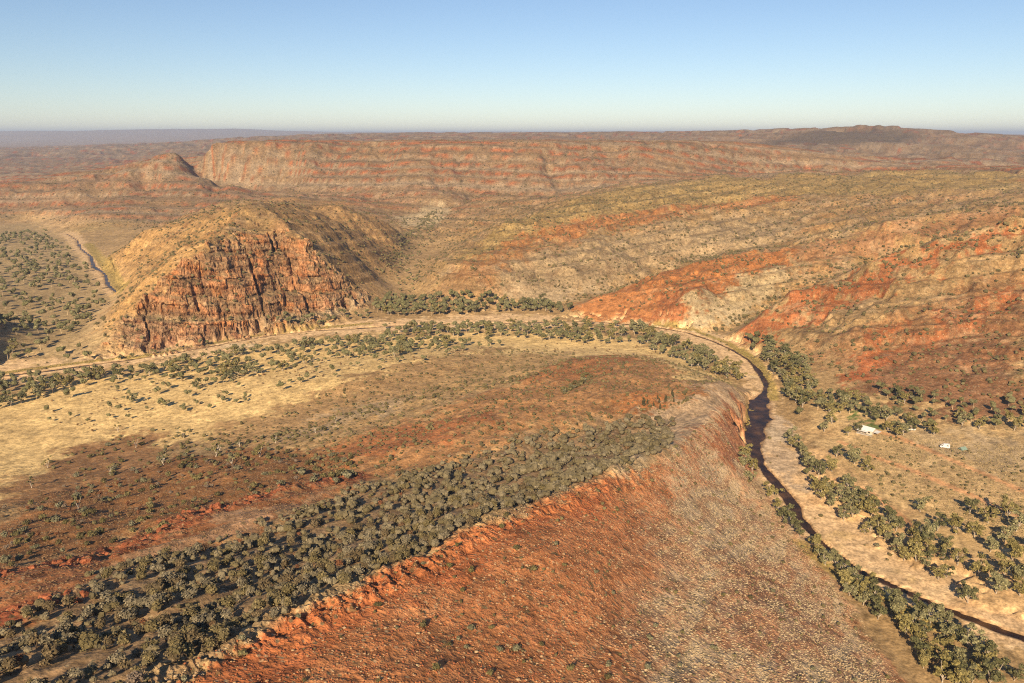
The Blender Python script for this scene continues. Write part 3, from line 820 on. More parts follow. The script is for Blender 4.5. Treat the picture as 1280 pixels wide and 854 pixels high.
d1, j1, h1 = blocks(21, 8, 4.6, 1.3)
d2, j2, h2 = blocks(8, 3.2, 1.8, .55)
disp = (d1 - j1 + d2 - j2 + 1.0 * perlin(al / 2.6, fz / 2.2)) * sstep(.15, .75, fm)
fx = fx + disp * .30; fy = fy - disp * .78; fz = fz + disp * .35
sh_ = np.clip(.84 + .30 * (h1 - .5) + .35 * (h2 - .5) + .22 * perlin(al / 3, fz / 3), .4, 1.5)
og = sstep(.55, .9, h1 * .6 + h2 * .5) * sstep(.2, .8, fm)
fc = fc * (1 + (sh_ / .78 - 1) * sstep(.1, .6, fm))[..., None]
fc = fc + (np.array([.42, .16, .055]) - fc) * (og * .45)[..., None]
nv = (SU + 1) * (SV + 1); base_i = (np.arange(len(ii)) * nv)[:, None, None]
lu, lv = np.meshgrid(np.arange(SU), np.arange(SV), indexing='ij')
k0 = lu * (SV + 1) + lv
FQ = np.stack([k0, k0 + SV + 1, k0 + SV + 2, k0 + 1], -1)[None] + base_i[..., None]
cv = np.stack([fx, fy, fz], -1).reshape(-1, 3)
cme = mesh_np('cliff_face', cv, FQ.reshape(-1, 4), M_CLIFF, False, {"albedo": ('FLOAT_COLOR', np.c_[fc.reshape(-1, 3), np.ones(len(cv))]), "rock": ('FLOAT', fm.ravel())})
add('cliff_face', cme, bpy.data.objects['cliff_hill'])

# ------------------------------------------------------------------ water
mw, nt, b = new_mat("brown stream water")
b.inputs['Base Color'].default_value = (.035, .02, .012, 1); b.inputs['Roughness'].default_value = 0.25; b.inputs['IOR'].default_value = 1.18; b.inputs['Specular IOR Level'].default_value = 0.3
tc = N(nt, "ShaderNodeTexCoord"); nz = N(nt, "ShaderNodeTexNoise"); nz.inputs['Scale'].default_value = 0.12; nt.links.new(tc.outputs['Object'], nz.inputs['Vector'])
nt.links.new(ramp(nt, nz.outputs[0], [(.35, (.02, .012, .01)), (.55, (.05, .026, .014)), (.75, (.12, .06, .025))]), b.inputs['Base Color'])
def water_sheet(name, pts, wid, lab):
    V = []; F = []
    for k in range(len(pts)):
        a = pts[max(0, k - 1)]; c = pts[min(len(pts) - 1, k + 1)]
        t = (c - a) / np.linalg.norm(c - a); nrm = np.array([-t[1], t[0]]); w = wid[k] * 1.5 + 1
        V += [(*(pts[k] + nrm * w), -0.5), (*(pts[k] - nrm * w), -0.5)]
    for k in range(len(pts) - 1):
        F.append((2 * k + 1, 2 * k + 3, 2 * k + 2, 2 * k))
    add(name, mesh_np(name, V, F, mw, True), kind="structure", label=lab)
water_sheet("stream", sw_pts, sw_w, "narrow dark brown stream winding along the sandy riverbed")
water_sheet("pool", pl_pts, pl_w, "still grey water behind the cliff hill")
# ------------------------------------------------------------------ plants: shapes
def leaf_material(name, c0, c1, c2):
    m, nt, b = new_mat(name)
    oi = N(nt, "ShaderNodeObjectInfo"); at = N(nt, "ShaderNodeAttribute", attribute_name="tint")
    c = ramp(nt, oi.outputs['Random'], [(0, c0), (.5, c1), (1, c2)])
    c = mix(nt, 'MULTIPLY', 1.0, c, at.outputs[0])
    nt.links.new(c, b.inputs['Base Color'])
    b.inputs['Roughness'].default_value = 0.75
    return m
M_GUM = [leaf_material("olive gum leaves", (.18, .148, .052), (.20, .166, .062), (.22, .183, .072)),
         leaf_material("grey-green gum leaves", (.17, .156, .075), (.188, .172, .085), (.205, .188, .097)),
         leaf_material("dark gum leaves", (.095, .092, .040), (.110, .105, .046), (.125, .118, .055))]
M_MULGA = [leaf_material("olive shrub leaves", (.135, .108, .048), (.155, .122, .056), (.175, .138, .066)),
           leaf_material("silver-grey shrub leaves", (.165, .138, .088), (.185, .155, .10), (.205, .172, .112)),
           leaf_material("brownish shrub leaves", (.12, .088, .046), (.135, .10, .053), (.15, .11, .06))]
M_BUSH = [leaf_material("olive bush leaves", (.125, .105, .040), (.145, .122, .050), (.165, .138, .060)),
          leaf_material("grey-green bush leaves", (.150, .138, .078), (.165, .150, .088), (.18, .165, .10)),
          leaf_material("dark bush leaves", (.085, .070, .030), (.10, .083, .036), (.115, .095, .042))]
M_DRY = [leaf_material("dry brown twigs", (.165, .095, .046), (.19, .112, .056), (.15, .10, .052)),
         leaf_material("grey dry twigs", (.20, .15, .105), (.215, .165, .12), (.19, .14, .10)),
         leaf_material("russet dry twigs", (.18, .078, .036), (.20, .085, .04), (.165, .075, .038))]
M_PINE = [leaf_material("dark conifer leaves", (.06, .056, .026), (.07, .062, .03), (.065, .055, .028))]
M_TUFT = leaf_material("dry tussock grass", (1, 1, 1), (1, 1, 1), (1, 1, 1))
def bark_material(name, c0, c1):
    m, nt, b = new_mat(name)
    tc = N(nt, "ShaderNodeTexCoord"); nz = N(nt, "ShaderNodeTexNoise"); nz.inputs['Scale'].default_value = 1.4; nz.inputs['Detail'].default_value = 4
    nt.links.new(tc.outputs['Object'], nz.inputs['Vector'])
    nt.links.new(ramp(nt, nz.outputs[0], [(.35, c0), (.65, c1)]), b.inputs['Base Color'])
    return m
M_BARK = bark_material("pale gum bark", (.24, .195, .145), (.52, .45, .36))
M_WHITE = bark_material("white gum bark", (.36, .30, .23), (.56, .49, .40))
M_STEM = bark_material("dark shrub stem", (.07, .05, .035), (.14, .10, .07))

def ico(sub):
    t = (1 + 5 ** .5) / 2
    V = [(-1, t, 0), (1, t, 0), (-1, -t, 0), (1, -t, 0), (0, -1, t), (0, 1, t), (0, -1, -t), (0, 1, -t), (t, 0, -1), (t, 0, 1), (-t, 0, -1), (-t, 0, 1)]
    F = [(0, 11, 5), (0, 5, 1), (0, 1, 7), (0, 7, 10), (0, 10, 11), (1, 5, 9), (5, 11, 4), (11, 10, 2), (10, 7, 6), (7, 1, 8), (3, 9, 4), (3, 4, 2), (3, 2, 6), (3, 6, 8), (3, 8, 9), (4, 9, 5), (2, 4, 11), (6, 2, 10), (8, 6, 7), (9, 8, 1)]
    V = [np.array(v) / np.linalg.norm(v) for v in V]
    for _ in range(sub):
        mid = {}; G = []
        def mp(a, b):
            k = (min(a, b), max(a, b))
            if k not in mid:
                v = V[a] + V[b]; V.append(v / np.linalg.norm(v)); mid[k] = len(V) - 1
            return mid[k]
        for a, b, c in F:
            x, y, z = mp(a, b), mp(b, c), mp(c, a)
            G += [(a, x, z), (b, y, x), (c, z, y), (x, y, z)]
        F = G
    return np.array(V), np.array(F)
ICO0, ICO1, ICO2 = ico(0), ico(1), ico(2)

class Geo:
    def __init__(s): s.V = []; s.F = []; s.T = []; s.n = 0
    def put(s, V, F, tint):
        V = np.asarray(V, float); s.V.append(V); s.F.append(np.asarray(F, int) + s.n); s.n += len(V)
        t = np.asarray(tint, float)
        s.T.append(np.broadcast_to(t, (len(V), 3)) if t.ndim == 1 else t)
    def arrays(s): return np.concatenate(s.V), np.concatenate(s.F), np.concatenate(s.T)
    def mesh(s, name, mat, smooth=False):
        V, F, T = s.arrays()
        return mesh_np(name, V, F, mat, smooth, {"tint": ('FLOAT_COLOR', np.c_[T, np.ones(len(T))])})

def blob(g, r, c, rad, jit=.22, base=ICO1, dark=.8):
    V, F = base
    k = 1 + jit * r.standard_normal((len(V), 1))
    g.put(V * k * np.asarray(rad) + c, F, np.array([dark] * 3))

def leaves(g, r, c, rad, nleaf, size, var=.28, up=.25):
    """small leaf sprays through the outer part of a clump"""
    d = r.standard_normal((nleaf, 3)); d /= np.linalg.norm(d, axis=1, keepdims=True)
    d[:, 2] = np.where(d[:, 2] < -.45, -d[:, 2], d[:, 2])
    p = d * (0.78 + .38 * r.random((nleaf, 1))) * np.asarray(rad) + c
    nr = d * .75 + r.standard_normal((nleaf, 3)) * .5; nr[:, 2] += up
    nr /= np.linalg.norm(nr, axis=1, keepdims=True)
    a = np.cross(nr, r.standard_normal((nleaf, 3))); a /= np.linalg.norm(a, axis=1, keepdims=True)
    b = np.cross(nr, a)
    s = size * (.6 + .8 * r.random((nleaf, 1)))
    q = np.stack([p + a * s, p + b * s * .8 + nr * s * .2, p - a * s, p - b * s * .8 - nr * s * .15], 1)
    V = q.reshape(-1, 3); i = np.arange(nleaf) * 4
    F = np.concatenate([np.stack([i, i + 1, i + 2], 1), np.stack([i, i + 2, i + 3], 1)])
    hue = 1 + var * r.standard_normal((nleaf, 1)) * np.array([[1, .95, .9]])
    g.put(V, F, np.repeat(np.clip(hue, .45, 1.7), 4, 0))

def tube(g, path, rad, sides=6):
    V = []; F = []
    path = [np.array(p, float) for p in path]
    for k, p in enumerate(path):
        t = path[min(k + 1, len(path) - 1)] - path[max(k - 1, 0)]; t /= np.linalg.norm(t)
        a = np.cross(t, (0.3, 1, 0.2)); a /= np.linalg.norm(a); b = np.cross(t, a)
        for j in range(sides):
            w = 2 * math.pi * j / sides
            V.append(p + (a * math.cos(w) + b * math.sin(w)) * rad[k])
    for k in range(len(path) - 1):
        for j in range(sides):
            a, b = k * sides + j, k * sides + (j + 1) % sides
            F += [(a, b, b + sides), (a, b + sides, a + sides)]
    g.put(V, F, np.array([1., 1, 1]))

def gum_shape(seed, tall=11.0, thin=False):
    """tapered trunk with limbs, crown of many uneven clumps"""
    r = np.random.default_rng(seed)
    tr = Geo(); cr = Geo()
    lean = r.standard_normal(2) * .5
    fork = tall * (.14 + .1 * r.random())
    tube(tr, [(0, 0, -.8), (0, 0, 0), (lean[0] * .5, lean[1] * .5, fork)], [.36, .3, .22])
    nl = 3 if thin else 4 + int(r.random() * 2)
    for k in range(nl):
        w = 2 * math.pi * (k + r.random() * .7) / nl
        out = tall * (.13 + .15 * r.random()) * (1.0 if not thin else .8)
        top = tall * (.38 + .40 * r.random()) if k else tall * .78
        e = np.array([math.cos(w) * out + lean[0], math.sin(w) * out + lean[1], top])
        m = np.array([lean[0] * .6 + math.cos(w) * out * .55, lean[1] * .6 + math.sin(w) * out * .55, (fork + top) * .5])
        tube(tr, [(lean[0] * .5, lean[1] * .5, fork - .3), m, e], [.22, .15, .05], 5)
        for q in range(2 if thin else 4):
            rd = tall * (.075 + .085 * r.random()) * (.8 if thin else 1)
            c = e + r.standard_normal(3) * tall * np.array([.085, .085, .075])
            if q == 3: c = m + r.standard_normal(3) * tall * .06 + np.array([math.cos(w), math.sin(w), 0]) * tall * .12
            c[2] = max(c[2], tall * .2)
            sh = np.array([rd, rd, rd * .8])
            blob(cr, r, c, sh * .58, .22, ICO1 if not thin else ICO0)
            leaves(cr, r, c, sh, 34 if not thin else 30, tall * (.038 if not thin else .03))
    return tr, cr

def shrub_shape(seed, hgt=3.4, wid=2.1, nleaf=150, lobes=5, size=.26):
    r = np.random.default_rng(seed)
    st = Geo(); cr = Geo()
    hgt *= r.uniform(.75, 1.35); wid *= r.uniform(.75, 1.2); lobes = max(3, lobes + int(r.integers(-2, 3)))
    for k in range(4):
        w = 6.28 * (k + r.random()) / 4; e = np.array([math.cos(w) * wid * .4, math.sin(w) * wid * .4, hgt * .5])
        tube(st, [(0, 0, -.4), e * np.array([.4, .4, .5]), e], [.09, .07, .03], 4)
    for k in range(lobes):
        w = 6.28 * (k + .6 * r.random()) / lobes; o = wid * (.12 + .42 * r.random()) if k else 0
        rd = wid * (.46 + .2 * r.random())
        c = np.array([math.cos(w) * o, math.sin(w) * o, hgt * (.42 + .22 * r.random())])
        sh = np.array([rd, rd, min(rd * .95, hgt - c[2])])
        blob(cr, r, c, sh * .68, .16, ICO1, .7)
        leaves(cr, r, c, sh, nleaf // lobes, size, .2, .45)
    return st, cr

def cone_shape(seed, hgt=6.0):
    r = np.random.default_rng(seed); st = Geo(); cr = Geo()
    tube(st, [(0, 0, -.4), (0, 0, hgt * .9)], [.16, .04], 5)
    for k in range(5):
        z = hgt * (.2 + .16 * k); rd = hgt * .2 * (1 - .16 * k)
        blob(cr, r, np.array([0, 0, z]), np.array([rd, rd, rd * 1.3]) * .8, .15, ICO0)
        leaves(cr, r, np.array([0, 0, z]), np.array([rd, rd, rd * 1.3]), 26, .4, .2)
    return st, cr

def variants(fn, n, base, name, bark, leaf, **kw):
    out = []
    for k in range(n):
        t, c = fn(base + k, **kw)
        cs = []
        for lm in leaf:
            cs.append(c.mesh("crown", lm) if not cs else cs[0].copy())
            if len(cs) > 1: cs[-1].materials[0] = lm
        out.append((t.mesh("trunk", bark, True), cs))
    return out
GUMS = variants(gum_shape, 7, 100, "gum", M_BARK, M_GUM)
GHOST = variants(gum_shape, 4, 200, "ghost", M_WHITE, M_GUM, tall=9.0, thin=True)
MULG = variants(shrub_shape, 9, 300, "mulga", M_STEM, M_MULGA)
BUSH = variants(shrub_shape, 5, 400, "bush", M_STEM, M_BUSH, hgt=2.0, wid=1.35, nleaf=90, lobes=4, size=.22)
DRYB = variants(shrub_shape, 4, 500, "dry", M_STEM, M_DRY, hgt=2.0, wid=1.1, nleaf=110, lobes=3, size=.13)
PINE = variants(cone_shape, 3, 600, "pine", M_STEM, M_PINE)

# cheap shapes for the mass of plants beyond the first few hundred
def low_tree(seed):
    r = np.random.default_rng(seed); g = Geo()
    for k in range(4):
        c = np.array([r.normal() * 1.6, r.normal() * 1.6, 5.5 + r.random() * 3.4]); rd = 1.6 + r.random() * 1.1
        blob(g, r, c, np.array([rd, rd, rd * .8]), .24, ICO0, .8)
        leaves(g, r, c, np.array([rd, rd, rd * .8]) * 1.05, 12, .7)
    tube(g, [(0, 0, -.5), (0, 0, 6)], [.3, .15], 3)
    V, F, T = g.arrays(); T = T.copy(); T[-6:] = (2.6, 2.2, 3.0)
    return V, F, T
def low_shrub(seed, n=24):
    r = np.random.default_rng(seed); g = Geo()
    for k in range(3):
        c = np.array([r.normal() * .6, r.normal() * .6, 1.7 + r.random() * .7]); rd = 1.25 + .4 * r.random()
        blob(g, r, c, np.array([rd, rd, rd * .9]), .14, ICO0, .85)
        leaves(g, r, c, np.array([rd, rd, rd * .9]) * 1.08, n // 3, .36, .2, .45)
    return g.arrays()
def low_bush(seed):
    r = np.random.default_rng(seed); g = Geo()
    blob(g, r, np.array([0, 0, .55]), np.array([.95, .95, .8]), .22, ICO0, 1.0)
    return g.arrays()
def tuft_shape(seed):
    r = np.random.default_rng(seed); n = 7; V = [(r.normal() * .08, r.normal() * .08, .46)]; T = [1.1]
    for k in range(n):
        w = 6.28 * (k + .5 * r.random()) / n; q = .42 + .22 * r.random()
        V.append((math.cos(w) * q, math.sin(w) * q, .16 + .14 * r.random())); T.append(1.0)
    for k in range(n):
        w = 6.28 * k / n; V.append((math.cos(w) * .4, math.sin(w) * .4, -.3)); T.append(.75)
    F = [(0, 1 + k, 1 + (k + 1) % n) for k in range(n)]
    return np.array(V), np.array(F), np.repeat(np.array(T)[:, None], 3, 1)
def rock_shape(seed, jag=.25):
    r = np.random.default_rng(seed); V, F = ICO0
    V = V * np.array([1.0, .7 + .3 * r.random(), .62 + .3 * r.random()]); V = np.clip(V * 1.25, -.75, .75) * (1 + jag * r.standard_normal((len(V), 1)) * .5)
    return V, F, np.ones((len(V), 3))

def merge(name, shapes, pts, scale, tint, mat, smooth=False, squash=None, tilt=False, **props):
    """one mesh of many copies of simple shapes"""
    Vs, Fs, Ts = [], [], []; off = 0
    which = rng.integers(0, len(shapes), len(pts))
    for w, (V, F, T) in enumerate(shapes):
        s = which == w; k = int(s.sum())
        if not k: continue
        a = rng.random(k) * 6.283; ca, sa = np.cos(a)[:, None], np.sin(a)[:, None]
        x = V[None, :, 0] * ca - V[None, :, 1] * sa; y = V[None, :, 0] * sa + V[None, :, 1] * ca; z = np.repeat(V[None, :, 2], k, 0)
        if squash is not None: z = z * squash[s][:, None]
        P3 = np.stack([x, y, z], -1) * scale[s][:, None, None] + pts[s][:, None, :]
        Vs.append(P3.reshape(-1, 3)); Fs.append((F[None] + (np.arange(k) * len(V))[:, None, None] + off).reshape(-1, 3)); off += k * len(V)
        Ts.append((T[None] * tint[s][:, None, :]).reshape(-1, 3))
    V = np.concatenate(Vs); T = np.concatenate(Ts)
    me = mesh_np(name, V, np.concatenate(Fs), mat, smooth, {"tint": ('FLOAT_COLOR', np.c_[T, np.ones(len(T))])})
    return add(name, me, kind="stuff", **props)

# ------------------------------------------------------------------ plants: where they stand
def gz(x, y):
    return sample(Z, np.asarray(x, float), np.asarray(y, float))
def scatter(pts, n, mind=0.0, tries=30):
    w = np.array([W(*p) for p in pts]); lo, hi = w.min(0), w.max(0)
    got = []
    for _ in range(tries):
        c = lo + rng.random((n * 3, 2)) * (hi - lo)
        c = c[inside(w, c[:, 0], c[:, 1])]
        for p in c:
            if len(got) >= n: break
            if mind and got and np.min(np.hypot(*(np.array(got[-600:]) - p).T)) < mind: continue
            got.append(p)
        if len(got) >= n: break
    return np.array(got).reshape(-1, 2)
SD_W = np.where(sd1 < sd2, sd1, sd2)
def dry(p):
    return sample(SD_W, p[:, 0], p[:, 1]) > 1.15
SR = {}
PL = []     # (kind, x, y, scale, zone)
def plant(kind, zone, pts, lo, hi):
    pts = np.asarray(pts, float).reshape(-1, 2)
    if not len(pts): return
    pts = pts[dry(pts)]
    SR[zone] = (min(lo, SR.get(zone, (9, 0))[0]), max(hi, SR.get(zone, (9, 0))[1]))
    for x, y in pts:
        PL.append((kind, float(x), float(y), lo + (hi - lo) * random.random() ** 1.6, zone))
def at_px(lst):
    return [W(u, v) for u, v in lst]

ZONES = {   # {s} size, {t} tone of the leaves
 'outer': ("{s} {t} gum tree in the dense strip outside the river bend", "gums on the outer bank"),
 'inner': ("{s} {t} gum tree between the bend's pale sand and the low red hill", "gums inside the bend"),
 'north': ("{s} {t} gum tree in the row at the rounded hill's foot", "gums at the foot of the rounded hill"),
 'south': ("{s} {t} gum tree between the golden flat and the straight river reach", "gums on the near bank of the straight reach"),
 'clifffoot': ("{s} {t} gum tree on the bank right below the red cliff", "gums below the cliff"),
 'meadow': ("{s} {t} gum tree standing alone on the golden grass flat", "gums scattered on the golden flat"),
 'leftbank': ("{s} {t} gum tree crowding the bank where the golden flat meets the river", "gums on the upstream bank"),
 'valley': ("{s} {t} gum tree in the open woodland behind the cliff hill", "woodland gums of the side valley"),
 'eastbank': ("{s} {t} gum tree in the belt between sandy riverbed and wheel tracks", "gums between sand and tracks"),
 'homestead': ("{s} {t} gum tree in the thicket around the white-roofed house", "gums around the house"),
 'flat': ("{s} {t} wide gum tree on the open flat crossed by wheel tracks", "gums on the tracked flat"),
 'ridgefoot': ("{s} {t} gum tree where the red stony slope meets the stream", "gums at the foot of the stony slope"),
 'hillfoot': ("{s} {t} gum tree at the foot of the dark red hillside", "trees at the foot of the dark red hillside"),
 'creek': ("{s} {t} tree along the dry creek between two straw coloured hills", "trees along the dry creek"),
}
plant('gum_tree', 'outer', scatter([(922,424),(955,426),(985,440),(1008,458),(1016,490),(1008,512),(988,508),(972,478),(958,452),(938,438)], 46, 5), .9, 1.3)
plant('gum_tree', 'inner', scatter([(785,410),(812,414),(850,434),(895,447),(922,466),(926,484),(905,474),(862,460),(822,442),(790,428)], 54, 5.5), .8, 1.2)
plant('gum_tree', 'north', scatter([(465,378),(500,372),(560,374),(640,378),(700,382),(714,394),(650,391),(560,395),(500,398),(470,395)], 130, 5), .75, 1.2)
plant('gum_tree', 'south', scatter([(480,412),(540,410),(640,409),(700,406),(775,412),(790,430),(740,432),(640,424),(560,422),(480,424)], 125, 5.5), .65, 1.1)
plant('gum_tree', 'clifffoot', scatter([(335,408),(400,398),(460,392),(465,400),(400,405),(340,413)], 20, 6), .6, .9)
plant('gum_tree', 'clifffoot', scatter([(150,447),(260,430),(262,434),(150,451)], 8, 8), .45, .7)
plant('gum_tree', 'meadow', scatter([(170,468),(260,446),(400,428),(520,424),(600,432),(520,446),(400,452),(330,470),(250,486)], 150, 6), .6, 1.05)
plant('gum_tree', 'meadow', at_px([(88,498),(107,483),(245,487),(217,470),(137,512),(167,504),(205,509),(230,515),(30,500),(260,460),(262,463),(300,470),(165,478)]), .6, .95)
plant('gum_tree', 'meadow', scatter([(40,490),(250,455),(450,432),(640,428),(600,445),(450,470),(330,500),(180,530),(60,540)], 110, 6), .38, .72)
plant('gum_tree', 'leftbank', scatter([(-10,478),(60,474),(110,468),(200,460),(240,452),(190,470),(100,482),(40,500),(-10,520)], 55, 6), .7, 1.1)
plant('gum_tree', 'valley', scatter([(-10,300),(50,284),(95,318),(120,352),(135,385),(110,405),(85,425),(30,445),(-10,430)], 300, 6.5), .7, 1.15)
plant('gum_tree', 'valley', at_px([(10,450),(22,452),(36,450),(78,445),(84,452),(62,430),(110,450),(100,438)]), .7, 1.0)
plant('gum_tree', 'eastbank', scatter([(982,558),(1000,556),(1012,585),(1050,615),(1095,640),(1150,668),(1190,690),(1212,735),(1185,730),(1140,705),(1090,672),(1045,645),(1015,612)], 54, 5), .55, 1.1)
plant('gum_tree', 'homestead', scatter([(1012,498),(1050,492),(1100,515),(1160,528),(1190,545),(1130,545),(1105,535),(1070,518),(1035,520)], 40, 6), .65, 1.0)
plant('gum_tree', 'homestead', at_px([(1060,545),(1073,540),(1040,530),(1000,520),(1022,512),(1120,546),(1110,540),(1030,540)]), .7, 1.0)
plant('gum_tree', 'flat', at_px([(1068,580),(1045,572),(1040,590),(1212,642),(1218,672),(1260,650),(1270,665),(1195,668),(1238,690),(1265,700),(1255,720),(1222,720),(1245,742),(1210,752),(1275,745),(1172,664),(1085,590),(1290,690),(1060,612),(1075,628),(1255,680),(1280,730),(1235,655),(1150,640)]), .85, 1.2)
plant('gum_tree', 'ridgefoot', scatter([(1015,684),(1040,700),(1075,735),(1130,762),(1180,785),(1230,825),(1270,854),(1200,868),(1160,850),(1120,800),(1075,760),(1040,722)], 46, 5), .65, 1.0)
plant('gum_tree', 'ridgefoot', at_px([(932,572),(940,590),(938,602),(962,622),(972,640),(980,652),(930,585),(990,662),(1000,672)]), .7, 1.0)
plant('gum_tree', 'hillfoot', scatter([(1095,486),(1160,495),(1230,510),(1285,505),(1285,540),(1220,538),(1150,520),(1100,505)], 45, 6), .5, .9)
plant('gum_tree', 'creek', scatter([(545,388),(490,366),(494,325),(508,292),(540,268),(565,266),(545,290),(525,325),(528,370)], 110, 7), .35, .7)

SZ = {
 'band': ("{s} {t} rounded shrub {w} of the thicket behind the ridge crest", "thicket behind the ridge crest"),
 'lowhill': ("{s} {t} bush on the low red hill above the golden flat", "bushes of the low red hill"),
 'brown': ("{s} {t} leafy bush on the brown slope below the red outcrop", "bushes on the brown slope"),
 'fgslope': ("{s} {t} bush on the red stony slope falling from the crest", "bushes on the stony slope"),
 'tracks': ("{s} {t} bush on the open flat crossed by wheel tracks", "bushes on the tracked flat"),
 'hillside': ("{s} {t} bush dotted on the hillsides across the river", "bushes of the hillsides"),
 'grass': ("{s} {t} dry bush on the golden grass flat", "dry bushes of the golden flat"),
 'drybrown': ("{s} {t} bare bush among leafy ones on the brown slope", "dry bushes of the brown slope"),
 'pines': ("{s} {t} narrow conifer in the group on the orange saddle", "conifers on the saddle"),
 'ghost': ("{s} {t} white-trunked gum with thin crown on the brown slope", "white gums on the brown slope"),
}
TONE = {'gum_tree': ('olive', 'grey-green', 'dark'), 'ghost_gum': ('olive', 'grey-green', 'dark'), 'shrub': ('olive', 'silver-grey', 'brownish'),
        'bush': ('olive', 'grey-green', 'dark'), 'dry_bush': ('brown', 'grey', 'russet'), 'conifer': ('dark',)}
ZONES.update(SZ)
mb = scatter(MULGA, 2300, 1.25, 14)
mb = mb[sample(n_mid, mb[:, 0], mb[:, 1]) < 0.30]
plant('shrub', 'band', mb, .3, 1.12)
ZONES['dead'] = ("{s} {t} leafless bush standing dead in the thicket behind the ridge crest", "dead bushes of the thicket")
plant('dry_bush', 'dead', scatter(MULGA, 110, 2), .8, 1.6)
plant('shrub', 'band', scatter([(-20,800),(150,705),(330,655),(430,615),(500,595),(700,530),(700,545),(500,608),(430,632),(330,676),(150,725),(-20,812)], 150, 1.5), .3, .8)
cw = np.array([P(*q)[:2] for q in [(200,854,100),(330,795,95),(430,746,91),(500,713,88),(620,653,79),(740,610,67),(830,574,53)]])
for a, b in zip(cw[:-1], cw[1:]):
    m_ = int(np.hypot(*(b - a)) / 1.25); dv = (b - a) / np.hypot(*(b - a)); lf = np.array([-dv[1], dv[0]])
    plant('shrub', 'band', a + (b - a) * rng.random((m_, 1)) + lf * rng.uniform(3.0, 17, (m_, 1)), .35, .9)
plant('bush', 'lowhill', scatter(LOWH, 1300, 0), .4, 1.0)
plant('bush', 'lowhill', scatter([(250,545),(330,520),(430,480),(540,445),(640,435),(720,442),(690,470),(600,490),(420,560),(300,560)], 800, 0), .4, 1.0)
plant('bush', 'lowhill', scatter([(790,525),(860,498),(925,484),(905,470),(850,455),(800,448),(850,475),(870,500)], 260, 0), .3, .9)
plant('bush', 'lowhill', scatter([(320,550),(420,520),(560,480),(640,470),(720,448),(740,452),(640,482),(520,505),(400,545)], 190, 1.3), .7, 1.3)
plant('bush', 'lowhill', scatter([(700,485),(735,466),(742,474),(705,496)], 40, 1.2), 1.0, 1.6)
plant('bush', 'brown', scatter([(0,660),(60,620),(200,575),(330,560),(440,568),(445,600),(300,630),(150,680),(0,720)], 210, 2.0), .8, 1.7)
plant('bush', 'brown', scatter([(60,580),(130,545),(210,535),(330,545),(420,545),(420,575),(300,580),(100,610)], 150, 2.0), .7, 1.5)
plant('bush', 'brown', at_px([(405,600),(415,602),(425,600),(435,604),(420,608),(428,596),(440,600)]), 1.6, 2.2)
plant('bush', 'fgslope', scatter(FGR, 330, 2.5), .35, .85)
plant('bush', 'tracks', scatter([(1060,560),(1120,545),(1290,575),(1290,660),(1180,650),(1110,620)], 190, 2.0), .4, 1.0)
plant('dry_bush', 'grass', scatter([(60,500),(250,460),(420,440),(600,432),(640,440),(500,455),(380,480),(240,520),(120,540),(60,545)], 260, 2.0), .5, 1.1)
ZONES['sand'] = ("{s} {t} bush rooted in the pale sandy riverbed", "bushes in the riverbed")
plant('bush', 'sand', scatter(BED_POLY, 130, 2.0), .4, 1.1)
plant('dry_bush', 'grass', scatter([(600,440),(720,425),(800,432),(880,462),(900,478),(830,460),(740,440),(640,452)], 90, 2.0), .6, 1.2)
plant('dry_bush', 'drybrown', scatter([(0,640),(100,600),(300,565),(440,560),(440,600),(250,630),(0,700)], 160, 2.0), .7, 1.4)
plant('conifer', 'pines', at_px([(804,510),(809,508),(817,508),(824,503),(822,500),(832,501),(841,497),(842,503),(840,493),(825,511)]), .55, .9)
plant('ghost_gum', 'ghost', at_px([(138,596),(205,585),(270,572),(275,566),(205,580),(345,556),(395,545),(40,612),(170,560),(230,548),(98,640),(300,560),(420,530),(60,585),(325,572),(290,580),(148,540),(222,545)]), .7, 1.05)
# hillsides across the river: even scatter, thinner on steep rock
k = 90000
th = rng.uniform(math.radians(-37), math.radians(37), k); rr_ = np.exp(rng.uniform(math.log(560), math.log(2500), k))
hx, hy = rr_ * np.sin(th), rr_ * np.cos(th)
zb = sample(ZB, hx, hy)
dens = np.clip((rr_ / 1500.0) ** 1.2, .12, 1.0)
gul = sample(n_big, hx, hy) * .5 + sample(n_mid, hx, hy) * .9
ok = (zb > 9) & (hy > 560 - .1 * np.abs(hx)) & (rng.random(k) < dens * np.clip(.35 + gul * 1.1, .06, 1)) & ((hy > 700) | (hx > 180))
plant('bush', 'hillside', np.stack([hx[ok], hy[ok]], 1), .6, 1.7)
# dark scrub lines in the gullies
for q in ([(885,416),(960,380),(1020,350),(1100,316),(1200,292),(1285,276)], [(690,386),(780,358),(850,332),(960,315),(1030,295),(1150,271),(1285,255)], [(1000,385),(1100,345),(1200,315),(1285,290)], [(480,345),(505,300),(540,268)]):
    w = np.array([W(*p) for p in q])
    for a, b in zip(w[:-1], w[1:]):
        m_ = int(np.hypot(*(b - a)) / 2.6)
        t = rng.random((m_, 1)); plant('bush', 'hillside', a + (b - a) * t + rng.standard_normal((m_, 2)) * 6, .9, 2.0)

